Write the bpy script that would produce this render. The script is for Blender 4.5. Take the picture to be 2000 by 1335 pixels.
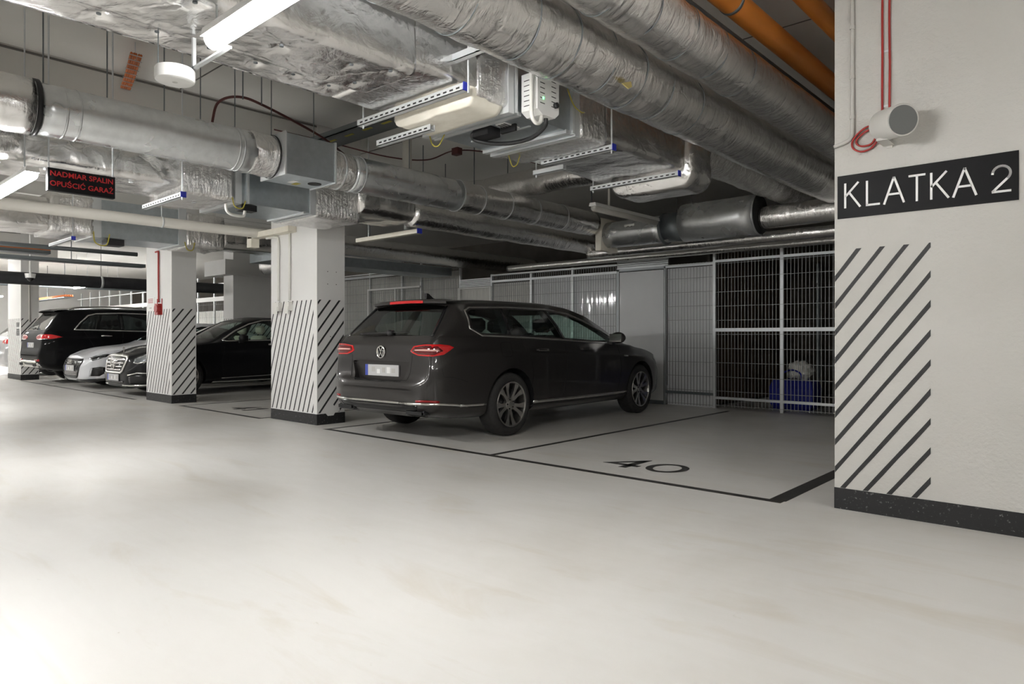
import bpy, bmesh, math, random
import numpy as np
from mathutils import Vector, Matrix, noise
from mathutils.bvhtree import BVHTree
from math import sin, cos, pi, radians

random.seed(7)
SC = bpy.context.scene
for _o in list(bpy.data.objects):
    bpy.data.objects.remove(_o)
COL = SC.collection

# ------------------------------------------------------------------ camera, world, exposure
cam_d = bpy.data.cameras.new('camera')
cam = bpy.data.objects.new('camera', cam_d)
COL.objects.link(cam)
cam.location = (0, 0, 1.05)
cam.rotation_euler = (pi / 2, 0, radians(42.08))
cam_d.sensor_width = 36.0
cam_d.lens = 36.0 * 1339 / 2000
cam_d.shift_y = -10.5 / 2000
cam_d.clip_start = 0.05
SC.camera = cam
wd = bpy.data.worlds.new('world')
SC.world = wd
wd.use_nodes = True
wd.node_tree.nodes['Background'].inputs[0].default_value = (0.8, 0.85, 0.9, 1)
wd.node_tree.nodes['Background'].inputs[1].default_value = 0.02
SC.view_settings.view_transform = 'Standard'
SC.view_settings.look = 'None'
SC.view_settings.exposure = 0.2
SC.view_settings.gamma = 1.0
SC.view_settings.use_curve_mapping = False
SC.cycles.use_denoising = True
SC.cycles.max_bounces = 10
SC.cycles.diffuse_bounces = 7
SC.cycles.use_adaptive_sampling = True
SC.cycles.adaptive_threshold = 0.2
SC.cycles.adaptive_min_samples = 16
SC.cycles.glossy_bounces = 5
SC.cycles.transparent_max_bounces = 12
SC.cycles.sample_clamp_indirect = 12.0
LAMP = 160.0          # radiance of the tube diffusers


# ------------------------------------------------------------------ materials
def nodes(name):
    m = bpy.data.materials.new(name)
    m.use_nodes = True
    nt = m.node_tree
    return m, nt, nt.nodes['Principled BSDF']


def setp(b, **k):
    names = dict(color='Base Color', rough='Roughness', metal='Metallic', coat='Coat Weight', coatr='Coat Roughness',
                 emit='Emission Color', emits='Emission Strength', spec='Specular IOR Level', aniso='Anisotropic')
    for a, v in k.items():
        s = b.inputs[names[a]]
        s.default_value = (*v, 1) if isinstance(v, tuple) and len(v) == 3 else v


def plain(name, color, rough=0.5, metal=0.0, **k):
    m, nt, b = nodes(name)
    setp(b, color=color, rough=rough, metal=metal, **k)
    return m


def texcoord(nt, scale=(1, 1, 1), rot=(0, 0, 0)):
    tc = nt.nodes.new('ShaderNodeTexCoord')
    mp = nt.nodes.new('ShaderNodeMapping')
    mp.inputs['Scale'].default_value = scale
    mp.inputs['Rotation'].default_value = rot
    nt.links.new(tc.outputs['Object'], mp.inputs['Vector'])
    return mp.outputs['Vector']


def noise_n(nt, vec, scale, detail=4, rough=0.55, dist=0.0):
    n = nt.nodes.new('ShaderNodeTexNoise')
    n.inputs['Scale'].default_value = scale
    n.inputs['Detail'].default_value = detail
    n.inputs['Roughness'].default_value = rough
    n.inputs['Distortion'].default_value = dist
    nt.links.new(vec, n.inputs['Vector'])
    return n.outputs['Fac']


def ramp(nt, fac, stops):
    r = nt.nodes.new('ShaderNodeValToRGB')
    e = r.color_ramp.elements
    while len(e) < len(stops):
        e.new(0.5)
    for el, (p, c) in zip(e, stops):
        el.position = p
        el.color = (*c, 1) if len(c) == 3 else c
    nt.links.new(fac, r.inputs['Fac'])
    return r.outputs['Color']


def bump(nt, b, height, strength=0.3, dist=0.01, prev=None):
    n = nt.nodes.new('ShaderNodeBump')
    n.inputs['Strength'].default_value = strength
    n.inputs['Distance'].default_value = dist
    nt.links.new(height, n.inputs['Height'])
    if prev is not None:
        nt.links.new(prev, n.inputs['Normal'])
    nt.links.new(n.outputs['Normal'], b.inputs['Normal'])
    return n.outputs['Normal']


def noisy(name, c0, c1, scale=3.0, rough=0.6, metal=0.0, r1=None, bs=0.0, bscale=60.0, stretch=(1, 1, 1), bd=0.004, **k):
    m, nt, b = nodes(name)
    setp(b, rough=rough, metal=metal, **k)
    v = texcoord(nt, stretch)
    f = noise_n(nt, v, scale, 5)
    nt.links.new(ramp(nt, f, [(0.3, c0), (0.7, c1)]), b.inputs['Base Color'])
    if r1 is not None:
        nt.links.new(ramp(nt, f, [(0.3, (rough,) * 3), (0.7, (r1,) * 3)]), b.inputs['Roughness'])
    if bs:
        bump(nt, b, noise_n(nt, v, bscale, 3), bs, bd)
    return m


def foil(name, stretch, base=(0.88, 0.87, 0.855), rough=0.19, crease=0.55, fine=0.5, mid=0.45):
    m, nt, b = nodes(name)
    setp(b, metal=1.0)
    v = texcoord(nt)
    vs = texcoord(nt, stretch)
    n1 = noise_n(nt, vs, 2.2, 6, 0.6, 0.6)
    n2 = noise_n(nt, v, 5.0, 5, 0.6, 1.8)
    vo = nt.nodes.new('ShaderNodeTexVoronoi')
    vo.feature = 'DISTANCE_TO_EDGE'
    vo.inputs['Scale'].default_value = 3.2
    ad = nt.nodes.new('ShaderNodeVectorMath')
    ad.operation = 'ADD'
    nc = nt.nodes.new('ShaderNodeTexNoise')
    nc.inputs['Scale'].default_value = 2.5
    nc.inputs['Detail'].default_value = 3
    nt.links.new(v, nc.inputs['Vector'])
    sc = nt.nodes.new('ShaderNodeVectorMath')
    sc.operation = 'SCALE'
    sc.inputs['Scale'].default_value = 0.5
    nt.links.new(nc.outputs['Color'], sc.inputs[0])
    nt.links.new(v, ad.inputs[0])
    nt.links.new(sc.outputs[0], ad.inputs[1])
    nt.links.new(ad.outputs[0], vo.inputs['Vector'])
    cr = ramp(nt, vo.outputs['Distance'], [(0.0, (0, 0, 0)), (0.05, (1, 1, 1))])
    nt.links.new(ramp(nt, n2, [(0.2, tuple(c * 0.86 for c in base)), (0.8, base)]), b.inputs['Base Color'])
    nt.links.new(ramp(nt, n1, [(0.2, (rough * 0.8,) * 3), (0.8, (rough * 1.5,) * 3)]), b.inputs['Roughness'])
    p = bump(nt, b, n1, fine, 0.02)
    p = bump(nt, b, n2, mid, 0.03, p)
    bump(nt, b, cr, crease * 0.35, 0.006, p)
    return m


def galv(name, base=(0.56, 0.60, 0.63), rough=0.3):
    m, nt, b = nodes(name)
    setp(b, metal=0.85)
    v = texcoord(nt)
    f = noise_n(nt, v, 14, 4, 0.6)
    nt.links.new(ramp(nt, f, [(0.3, tuple(c * 0.86 for c in base)), (0.7, base)]), b.inputs['Base Color'])
    f2 = noise_n(nt, v, 3, 3)
    nt.links.new(ramp(nt, f2, [(0.3, (rough * 0.8,) * 3), (0.7, (rough * 1.35,) * 3)]), b.inputs['Roughness'])
    return m


def glass(name, tint, refl=1.0, base=0.06):
    m = bpy.data.materials.new(name)
    m.use_nodes = True
    nt = m.node_tree
    nt.nodes.clear()
    o = nt.nodes.new('ShaderNodeOutputMaterial')
    t = nt.nodes.new('ShaderNodeBsdfTransparent')
    t.inputs[0].default_value = (*tint, 1)
    g = nt.nodes.new('ShaderNodeBsdfGlossy')
    g.inputs['Roughness'].default_value = 0.03
    g.inputs[0].default_value = (refl, refl, refl, 1)
    lw = nt.nodes.new('ShaderNodeLayerWeight')
    lw.inputs['Blend'].default_value = 0.5
    pw = nt.nodes.new('ShaderNodeMath')
    pw.operation = 'POWER'
    pw.inputs[1].default_value = 4.5
    nt.links.new(lw.outputs['Facing'], pw.inputs[0])
    ma = nt.nodes.new('ShaderNodeMath')
    ma.operation = 'MULTIPLY_ADD'
    ma.inputs[1].default_value = 0.92
    ma.inputs[2].default_value = base
    nt.links.new(pw.outputs[0], ma.inputs[0])
    mx = nt.nodes.new('ShaderNodeMixShader')
    nt.links.new(ma.outputs[0], mx.inputs[0])
    nt.links.new(t.outputs[0], mx.inputs[1])
    nt.links.new(g.outputs[0], mx.inputs[2])
    nt.links.new(mx.outputs[0], o.inputs[0])
    return m


def paint(name, color, metal=0.35, rough=0.32, coat=0.75, spec=0.5):
    m, nt, b = nodes(name)
    setp(b, color=color, metal=metal, rough=rough, coat=coat, coatr=0.04, spec=spec)
    return m


def emissive(name, color, s, sample=False):
    m = plain(name, (0.8, 0.8, 0.8), 0.4, emit=color, emits=s)
    if not sample:
        m.cycles.emission_sampling = 'NONE'
    return m


def floor_mat():
    m, nt, b = nodes('sealed_floor')
    v = texcoord(nt)
    big = noise_n(nt, v, 0.55, 5, 0.6, 0.4)
    vs = texcoord(nt, (0.5, 2.2, 1), (0, 0, 0.35))
    st = noise_n(nt, vs, 1.5, 6, 0.65, 0.6)
    c1 = ramp(nt, big, [(0.30, (0.52, 0.50, 0.465)), (0.52, (0.59, 0.578, 0.555)), (0.75, (0.62, 0.61, 0.59))])
    c2 = ramp(nt, st, [(0.25, (0.86, 0.82, 0.75)), (0.45, (1, 1, 1)), (0.8, (0.97, 0.965, 0.95))])
    mx = nt.nodes.new('ShaderNodeMix')
    mx.data_type = 'RGBA'
    mx.blend_type = 'MULTIPLY'
    mx.inputs['Factor'].default_value = 1.0
    nt.links.new(c1, mx.inputs[6])
    nt.links.new(c2, mx.inputs[7])
    # scattered small scuffs
    sp = ramp(nt, noise_n(nt, v, 7.0, 6, 0.75), [(0.27, (0.72, 0.69, 0.62)), (0.33, (1, 1, 1))])
    m2 = nt.nodes.new('ShaderNodeMix')
    m2.data_type = 'RGBA'
    m2.blend_type = 'MULTIPLY'
    m2.inputs['Factor'].default_value = 1.0
    nt.links.new(mx.outputs[2], m2.inputs[6])
    nt.links.new(sp, m2.inputs[7])
    nt.links.new(m2.outputs[2], b.inputs['Base Color'])
    nt.links.new(ramp(nt, st, [(0.3, (0.30,) * 3), (0.7, (0.46,) * 3)]), b.inputs['Roughness'])
    return m


def plinth_mat():
    m, nt, b = nodes('chipped_black_paint')
    v = texcoord(nt)
    f = noise_n(nt, v, 46, 6, 0.75)
    nt.links.new(ramp(nt, f, [(0.60, (0.012, 0.012, 0.013)), (0.67, (0.25, 0.245, 0.24))]), b.inputs['Base Color'])
    setp(b, rough=0.55)
    bump(nt, b, f, 0.3, 0.004)
    return m


M = dict(
    floor=floor_mat(),
    wall=noisy('white_plaster', (0.49, 0.48, 0.45), (0.53, 0.52, 0.495), 1.2, 0.8, bs=0.6, bscale=48, bd=0.006),
    colwall=noisy('column_plaster', (0.68, 0.675, 0.66), (0.73, 0.725, 0.71), 1.5, 0.7, bs=0.15, bscale=50),
    ceil=noisy('ceiling_concrete', (0.66, 0.65, 0.62), (0.74, 0.73, 0.70), 0.8, 0.9, bs=0.1, bscale=30),
    beam=noisy('beam_concrete', (0.66, 0.65, 0.62), (0.72, 0.71, 0.68), 0.8, 0.9),
    seam=plain('seam_grey', (0.18, 0.17, 0.16), 0.9),
    plinth=plinth_mat(),
    stripe=noisy('black_stripe_paint', (0.014, 0.014, 0.015), (0.03, 0.03, 0.031), 30, 0.6),
    line=noisy('black_floor_paint', (0.018, 0.017, 0.016), (0.04, 0.038, 0.035), 12, 0.45),
    foilY=foil('foil_along_y', (2.0, 11, 2.0), crease=0.6, fine=0.34, mid=0.30),
    foilX=foil('foil_along_x', (12, 2.0, 2.0), crease=0.6, fine=0.42, mid=0.32),
    foilB=foil('foil_flat', (3, 4, 3), crease=0.5, fine=0.24, mid=0.22),
    foilW=foil('foil_vertical_wrinkle', (16, 16, 2.5), rough=0.2, fine=0.8),
    galv=galv('galvanised_steel', (0.74, 0.76, 0.77), 0.26),
    galvd=galv('galvanised_panel', (0.50, 0.55, 0.58), 0.36),
    steel=plain('zinc_profile', (0.62, 0.64, 0.65), 0.42, 0.45),
    cream=noisy('cream_wrap', (0.72, 0.68, 0.58), (0.80, 0.77, 0.68), 8, 0.7, bs=0.4, bscale=22),
    whitem=plain('white_enamel', (0.72, 0.72, 0.70), 0.4),
    whitep=plain('white_pvc', (0.68, 0.67, 0.63), 0.45),
    offwhite=plain('offwhite_pipe', (0.62, 0.60, 0.55), 0.5),
    blue=plain('blue_cap', (0.02, 0.03, 0.35), 0.4),
    yellow=plain('yellow_wire', (0.40, 0.34, 0.05), 0.5),
    black=plain('black_plastic', (0.012, 0.012, 0.013), 0.45),
    rubber=noisy('tyre_rubber', (0.016, 0.015, 0.015), (0.03, 0.028, 0.027), 30, 0.8, bs=0.3, bscale=90),
    dark=plain('dark_void', (0.02, 0.02, 0.02), 0.9),
    orange=noisy('orange_pipe', (0.62, 0.20, 0.025), (0.68, 0.24, 0.04), 2, 0.42),
    orangec=plain('orange_cable', (0.60, 0.17, 0.05), 0.5),
    red=plain('red_enamel', (0.32, 0.015, 0.012), 0.35),
    redc=plain('red_cable', (0.36, 0.025, 0.02), 0.5),
    maroon=plain('maroon_cable', (0.09, 0.022, 0.02), 0.5),
    wool=plain('torn_wool', (0.42, 0.34, 0.13), 0.9),
    trayg=plain('dark_tray_steel', (0.18, 0.20, 0.21), 0.45, 0.7),
    blackp=noisy('black_insulation', (0.014, 0.015, 0.017), (0.028, 0.029, 0.032), 6, 0.6),
    signb=plain('sign_black', (0.006, 0.006, 0.007), 0.55, spec=0.2),
    signw=plain('sign_white', (0.78, 0.78, 0.77), 0.4),
    led=plain('red_led', (0.30, 0.008, 0.010), 0.5, emit=(1.0, 0.03, 0.03), emits=0.10),
    gled=emissive('green_led', (0.05, 1.0, 0.15), 4.0),
    lamp=emissive('lamp_diffuser', (1.0, 0.99, 0.97), LAMP, True),
    lampoff=plain('lamp_unlit', (0.42, 0.41, 0.38), 0.4),
    zincd=plain('dull_zinc', (0.34, 0.36, 0.37), 0.4, 0.5),
    wire=plain('mesh_wire', (0.30, 0.31, 0.31), 0.45, 0.3),
    panel=noisy('light_grey_sheet', (0.66, 0.67, 0.68), (0.71, 0.72, 0.73), 2, 0.06),
    corr=noisy('corrugated_sheet', (0.52, 0.52, 0.49), (0.60, 0.60, 0.57), 2, 0.4),
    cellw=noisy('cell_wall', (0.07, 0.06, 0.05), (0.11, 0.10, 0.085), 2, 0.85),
    wood=noisy('brown_slat', (0.065, 0.042, 0.026), (0.10, 0.065, 0.042), 3, 0.6, stretch=(8, 8, 1)),
    bluebag=plain('blue_bag', (0.008, 0.014, 0.24), 0.4),
    cloth=plain('white_cloth', (0.75, 0.73, 0.68), 0.8),
    speaker=plain('speaker_shell', (0.55, 0.54, 0.51), 0.5),
    grillg=plain('speaker_grille', (0.14, 0.145, 0.14), 0.55),
    chrome=plain('chrome_trim', (0.78, 0.77, 0.75), 0.16, 1.0),
    satin=plain('satin_aluminium', (0.62, 0.60, 0.58), 0.28, 1.0),
    rimdark=plain('rim_dark', (0.03, 0.03, 0.032), 0.35, 0.6),
    tail=plain('tail_red', (0.62, 0.010, 0.012), 0.1, coat=1.0),
    taild=plain('tail_dark_red', (0.12, 0.004, 0.006), 0.1, coat=1.0),
    tailb=plain('tail_bright', (0.75, 0.42, 0.38), 0.25),
    refl=plain('reflector_red', (0.28, 0.01, 0.012), 0.2),
    lens=plain('head_lamp_lens', (0.30, 0.32, 0.34), 0.08, 0.6, coat=1.0),
    plate=plain('plate_white', (0.52, 0.52, 0.52), 0.4),
    plateg=plain('plate_grey', (0.45, 0.44, 0.42), 0.5),
    plateb=plain('plate_blue', (0.05, 0.08, 0.42), 0.4),
    brown=paint('brown_grey_paint', (0.021, 0.0185, 0.0178)),
    blackpaint=paint('black_paint', (0.003, 0.003, 0.0035), 0.0, 0.5, 0.2, 0.08),
    navy=paint('obsidian_paint', (0.004, 0.004, 0.005), 0.0, 0.5, 0.45, 0.15),
    white=paint('white_paint', (0.66, 0.67, 0.70), 0.0, 0.35),
    silver=paint('silver_paint', (0.50, 0.50, 0.51), 0.5, 0.3),
    gloss=plain('gloss_black', (0.005, 0.005, 0.006), 0.12),
    seam_car=plain('panel_gap', (0.002, 0.002, 0.002), 0.8),
    inner=plain('car_interior', (0.012, 0.012, 0.013), 0.8),
    seat=plain('seat_grey', (0.035, 0.034, 0.034), 0.7),
    beige=plain('seat_beige', (0.52, 0.47, 0.38), 0.6),
    gl=glass('clear_green_glass', (0.72, 0.86, 0.80)),
    gld=glass('dark_tinted_glass', (0.36, 0.43, 0.41)),
    glx=glass('privacy_glass', (0.13, 0.15, 0.15), base=0.045),
    paper=plain('paper_white', (0.72, 0.71, 0.69), 0.6),
)


# ------------------------------------------------------------------ geometry helpers: everything returns (verts, faces)
def box(x0, x1, y0, y1, z0, z1):
    v = [(x, y, z) for z in (z0, z1) for y in (y0, y1) for x in (x0, x1)]
    return v, [(0, 2, 3, 1), (4, 5, 7, 6), (0, 1, 5, 4), (2, 6, 7, 3), (0, 4, 6, 2), (1, 3, 7, 5)]


def join(*parts):
    V, F = [], []
    for v, f in parts:
        n = len(V)
        V += [tuple(p) for p in v]
        F += [tuple(i + n for i in q) for q in f]
    return V, F


def rings(rs, cap0=True, cap1=True, closed=True):
    n = len(rs[0])
    V = [tuple(p) for r in rs for p in r]
    F = []
    m = n if closed else n - 1
    for i in range(len(rs) - 1):
        for j in range(m):
            k = (j + 1) % n
            F.append((i * n + j, i * n + k, (i + 1) * n + k, (i + 1) * n + j))
    if cap0:
        F.append(tuple(range(n - 1, -1, -1)))
    if cap1:
        F.append(tuple((len(rs) - 1) * n + j for j in range(n)))
    return V, F


def frame(d):
    d = Vector(d).normalized()
    up = Vector((0, 0, 1)) if abs(d.z) < 0.9 else Vector((1, 0, 0))
    a = d.cross(up).normalized()
    return a, a.cross(d).normalized()


def tube(path, r, n=8, caps=True):
    path = [Vector(p) for p in path]
    rs = []
    pa = None
    for i, p in enumerate(path):
        d = (path[min(i + 1, len(path) - 1)] - path[max(i - 1, 0)]).normalized()
        if pa is None:
            a, b = frame(d)
        else:
            a = (pa - d * pa.dot(d)).normalized()
            b = a.cross(d).normalized()
        pa = a
        rr = r[i] if isinstance(r, (list, tuple)) else r
        rs.append([p + (a * cos(2 * pi * k / n) + b * sin(2 * pi * k / n)) * rr for k in range(n)])
    return rings(rs, caps, caps)


def cyl(p0, p1, r, n=16):
    return tube([p0, p1], r, n)


def bez(pts, n=24):
    """Catmull-Rom through the points."""
    P = [Vector(p) for p in pts]
    P = [P[0] * 2 - P[1]] + P + [P[-1] * 2 - P[-2]]
    out = []
    for i in range(1, len(P) - 2):
        for k in range(n):
            t = k / n
            a, b, c, d = P[i - 1], P[i], P[i + 1], P[i + 2]
            out.append(0.5 * (2 * b + (c - a) * t + (2 * a - 5 * b + 4 * c - d) * t * t + (3 * b - a - 3 * c + d) * t ** 3))
    out.append(P[-2])
    return out


def rrect(x0, x1, z0, z1, r, step=0.06, bottom=None):
    """rounded rectangle outline, counter clockwise, sampled at about `step`; bottom(x) adds to z on the lower edge"""
    P = []
    nx = max(2, int((x1 - x0 - 2 * r) / step))
    nz = max(2, int((z1 - z0 - 2 * r) / step))

    def arc(cx, cz, a0):
        for k in range(5):
            a = a0 + pi / 2 * k / 4
            P.append((cx + r * cos(a), cz + r * sin(a)))

    for i in range(1, nx):
        P.append((x0 + r + (x1 - x0 - 2 * r) * i / nx, z0))
    arc(x1 - r, z0 + r, -pi / 2)
    for i in range(1, nz):
        P.append((x1, z0 + r + (z1 - z0 - 2 * r) * i / nz))
    arc(x1 - r, z1 - r, 0)
    for i in range(1, nx):
        P.append((x1 - r - (x1 - x0 - 2 * r) * i / nx, z1))
    arc(x0 + r, z1 - r, pi / 2)
    for i in range(1, nz):
        P.append((x0, z1 - r - (z1 - z0 - 2 * r) * i / nz))
    arc(x0 + r, z0 + r, pi)
    if bottom:
        zm = z0 + r + 0.001
        P = [(x, z + (bottom(x) if z < zm else 0)) for x, z in P]
    return P


def circ(cx, cz, r, n=40):
    return [(cx + r * cos(2 * pi * k / n), cz + r * sin(2 * pi * k / n)) for k in range(n)]


def frange(a, b, step):
    n = max(1, int(round(abs(b - a) / step)))
    return [a + (b - a) * i / n for i in range(n + 1)]


def crumple(V, c, amp, sc, axis):
    """push verts radially off the centre line by fractal noise (foil insulation)"""
    out = []
    for p in V:
        q = Vector(p)
        r = q - Vector(c)
        r[axis] = 0
        if r.length < 1e-6:
            out.append(p)
            continue
        n = noise.noise(q * sc) + 0.5 * noise.noise(q * sc * 2.7) + 0.25 * noise.noise(q * sc * 6.1)
        out.append(tuple(q + r.normalized() * n * amp))
    return out


def ductY(prof, ys, amp=0.0, sc=3.0, scales=None):
    cx = sum(p[0] for p in prof) / len(prof)
    cz = sum(p[1] for p in prof) / len(prof)
    rs = []
    for i, y in enumerate(ys):
        s = scales[i] if scales else 1.0
        rs.append([(cx + (x - cx) * s, y, cz + (z - cz) * s) for x, z in prof])
    V, F = rings(rs)
    if amp:
        V = crumple(V, (cx, 0, cz), amp, sc, 1)
    return V, F


def ductX(prof, xs, amp=0.0, sc=3.0, scales=None):
    """prof = [(y, z)]"""
    cy = sum(p[0] for p in prof) / len(prof)
    cz = sum(p[1] for p in prof) / len(prof)
    rs = []
    for i, x in enumerate(xs):
        s = scales[i] if scales else 1.0
        rs.append([(x, cy + (y - cy) * s, cz + (z - cz) * s) for y, z in prof])
    V, F = rings(rs)
    if amp:
        V = crumple(V, (0, cy, cz), amp, sc, 0)
    return V, F


# ------------------------------------------------------------------ objects
ORG = {}


def tag(o, label=None, cat=None, group=None, kind=None):
    if label:
        o['label'] = label
    if cat:
        o['category'] = cat
    if group:
        o['group'] = group
    if kind:
        o['kind'] = kind
    return o


def thing(name, label, cat, loc=(0, 0, 0), rotz=0.0, group=None, kind=None):
    o = bpy.data.objects.new(name, None)
    o.empty_display_size = 0.1
    COL.objects.link(o)
    o.location = loc
    o.rotation_euler = (0, 0, rotz)
    ORG[o.name] = Vector(loc)
    return tag(o, label, cat, group, kind)


def mesh(name, vf, mat, smooth=False, off=None):
    v, f = vf
    if off is not None:
        v = [tuple(Vector(p) - off) for p in v]
    me = bpy.data.meshes.new(name)
    me.from_pydata([tuple(p) for p in v], [], f)
    me.materials.append(M[mat] if isinstance(mat, str) else mat)
    if smooth:
        me.polygons.foreach_set('use_smooth', [True] * len(me.polygons))
        if smooth is not True:
            me.set_sharp_from_angle(angle=radians(smooth))
    me.update()
    return me


def fixn(me):
    bm = bmesh.new()
    bm.from_mesh(me)
    bmesh.ops.recalc_face_normals(bm, faces=bm.faces)
    bm.to_mesh(me)
    bm.free()
    me.update()


def part(parent, name, vf, mat, smooth=False, local=False, label=None, kind=None, fix=True):
    off = ORG.get(parent.name)
    me = mesh(name, vf, mat, False, None if local or off is None else off)
    if fix:
        fixn(me)
    if smooth:
        me.polygons.foreach_set('use_smooth', [True] * len(me.polygons))
        if smooth is not True:
            me.set_sharp_from_angle(angle=radians(smooth))
    o = bpy.data.objects.new(name, me)
    COL.objects.link(o)
    o.parent = parent
    if off is not None:
        ORG[o.name] = off
    return tag(o, label, kind=kind)


def single(name, vf, mat, label, cat, group=None, kind=None, smooth=False, org=None):
    v = np.array([tuple(p) for p in vf[0]])
    loc = Vector(org) if org else Vector(((v[:, 0].min() + v[:, 0].max()) / 2, (v[:, 1].min() + v[:, 1].max()) / 2, v[:, 2].min()))
    me = mesh(name, vf, mat, False, loc)
    fixn(me)
    if smooth:
        me.polygons.foreach_set('use_smooth', [True] * len(me.polygons))
        if smooth is not True:
            me.set_sharp_from_angle(angle=radians(smooth))
    o = bpy.data.objects.new(name, me)
    COL.objects.link(o)
    o.location = loc
    ORG[o.name] = loc
    return tag(o, label, cat, group, kind)


def inst(parent, name, me, loc, rot=(0, 0, 0), scale=(1, 1, 1), label=None):
    """a part that shares mesh data; loc is in the parent's own space"""
    o = bpy.data.objects.new(name, me)
    COL.objects.link(o)
    o.parent = parent
    o.location = loc
    o.rotation_euler = rot
    o.scale = scale
    return tag(o, label)


def seg_bars(polys, w, place, t0, t1):
    """thick strokes: polys = list of 2D polylines; place(a, b, d) -> 3D, d = depth"""
    parts = []
    for pl in polys:
        for (a0, b0), (a1, b1) in zip(pl[:-1], pl[1:]):
            dx, dy = a1 - a0, b1 - b0
            L = math.hypot(dx, dy) or 1
            nx, ny = -dy / L * w / 2, dx / L * w / 2
            ex, ey = (dx / L * w * 0.25, dy / L * w * 0.25) if len(pl) > 2 else (0, 0)
            q = [(a0 + nx - ex, b0 + ny - ey), (a0 - nx - ex, b0 - ny - ey), (a1 - nx + ex, b1 - ny + ey), (a1 + nx + ex, b1 + ny + ey)]
            V = [place(a, b, t0) for a, b in q] + [place(a, b, t1) for a, b in q]
            parts.append((V, [(0, 1, 2, 3), (7, 6, 5, 4), (0, 4, 5, 1), (1, 5, 6, 2), (2, 6, 7, 3), (3, 7, 4, 0)]))
    return join(*parts)


def prism(poly, place, t0, t1):
    n = len(poly)
    V = [place(a, b, t0) for a, b in poly] + [place(a, b, t1) for a, b in poly]
    F = [tuple(range(n)), tuple(range(2 * n - 1, n - 1, -1))]
    F += [(i, i + n, (i + 1) % n + n, (i + 1) % n) for i in range(n)]
    return V, F


def text_mesh(body, size, place, depth, align='LEFT', bold=0.0):
    cu = bpy.data.curves.new('text', 'FONT')
    cu.body = body
    cu.size = size
    cu.align_x = align
    cu.offset = bold
    cu.resolution_u = 3
    o = bpy.data.objects.new('text', cu)
    COL.objects.link(o)
    dg = bpy.context.evaluated_depsgraph_get()
    me = bpy.data.meshes.new_from_object(o.evaluated_get(dg))
    V = [place(v.co.x, v.co.y, depth) for v in me.vertices]
    F = [tuple(p.vertices) for p in me.polygons]
    bpy.data.objects.remove(o)
    bpy.data.meshes.remove(me)
    return V, F


def clip_poly(poly, x0, x1, y0, y1):
    def clip(P, f, inter):
        out = []
        for i in range(len(P)):
            a, b = P[i - 1], P[i]
            if f(b):
                if not f(a):
                    out.append(inter(a, b))
                out.append(b)
            elif f(a):
                out.append(inter(a, b))
        return out

    def ix(c):
        return lambda a, b: (c, a[1] + (b[1] - a[1]) * (c - a[0]) / (b[0] - a[0]))

    def iy(c):
        return lambda a, b: (a[0] + (b[0] - a[0]) * (c - a[1]) / (b[1] - a[1]), c)

    for f, it in ((lambda p: p[0] >= x0 - 1e-9, ix(x0)), (lambda p: p[0] <= x1 + 1e-9, ix(x1)), (lambda p: p[1] >= y0 - 1e-9, iy(y0)), (lambda p: p[1] <= y1 + 1e-9, iy(y1))):
        if poly:
            poly = clip(poly, f, it)
    return poly


def stripes(parent, place, s0, s1, z0, z1, slope, hspace, th, phase=0.0, jag=0.0):
    """painted diagonal stripes, each an object of its own"""
    k = -int((z1 - z0) / slope / hspace) - 2
    hw = th * math.sqrt(1 + slope * slope) / slope / 2
    while True:
        c = s0 + phase + k * hspace            # crossing with z0
        k += 1
        if c > s1 + 0.05:
            break
        L, R = [], []
        n = 14
        for i in range(n + 1):
            z = z0 + (z1 - z0) * i / n
            s = c + (z - z0) / slope
            L.append((s - hw + random.uniform(-jag, jag), z))
            R.append((s + hw + random.uniform(-jag, jag), z))
        p = clip_poly(L + R[::-1], s0, s1, z0, z1)
        if len(p) < 3:
            continue
        area = abs(sum(p[i - 1][0] * p[i][1] - p[i][0] * p[i - 1][1] for i in range(len(p)))) / 2
        if area < 0.0008:
            continue
        part(parent, 'stripe', prism(p, place, 0.0, 0.0015), 'stripe')


# ------------------------------------------------------------------ the building
CEIL = 3.56
floor = single('floor', box(-42, 8, -7, 13.5, -0.2, 0), 'floor', 'pale grey sealed concrete garage floor', 'floor', kind='structure', org=(0, 0, 0))
single('ceiling', box(-42, 8, -7, 13.5, CEIL, CEIL + 0.2), 'ceil', 'raw white concrete slab above the ducts', 'ceiling', kind='structure')
single('wall_far', box(-39.2, -39, -7, 13.5, 0, CEIL), 'colwall', 'white wall at the far end of the garage', 'wall', kind='structure')
single('wall_behind', box(-42, 8, -7.2, -7, 0, CEIL), 'colwall', 'white wall behind the driving lane', 'wall', kind='structure')
single('wall_end', box(8, 8.2, -7, 13.5, 0, CEIL), 'colwall', 'white wall closing the right end of the garage', 'wall', kind='structure')
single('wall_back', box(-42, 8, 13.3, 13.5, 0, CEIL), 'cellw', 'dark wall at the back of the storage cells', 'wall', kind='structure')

# painted parking lines: children of the floor
LW = 0.05
FRONT = 4.36


def line(x0, x1, y0, y1):
    part(floor, 'painted_line', box(x0, x1, y0, y1, 0.0, 0.0012), 'line')


line(-6.80, -1.64, FRONT - 0.02, FRONT + 0.045)
line(-6.80, -6.745, FRONT + 0.045, 9.45)
line(-4.24, -4.185, FRONT + 0.045, 9.2)
line(-1.735, -1.63, FRONT + 0.045, 9.45)
line(-10.75, -8.28, FRONT - 0.02, FRONT + 0.04)
line(-10.75, -10.70, FRONT + 0.04, 9.3)
line(-8.33, -8.28, FRONT + 0.04, 9.3)
line(-19.6, -12.35, FRONT - 0.1, FRONT - 0.05)
line(-17.12, -17.07, FRONT - 0.05, 9.3)
line(-14.62, -14.57, FRONT - 0.05, 9.3)
fl = lambda a, b, d: (a, b, d)
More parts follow.
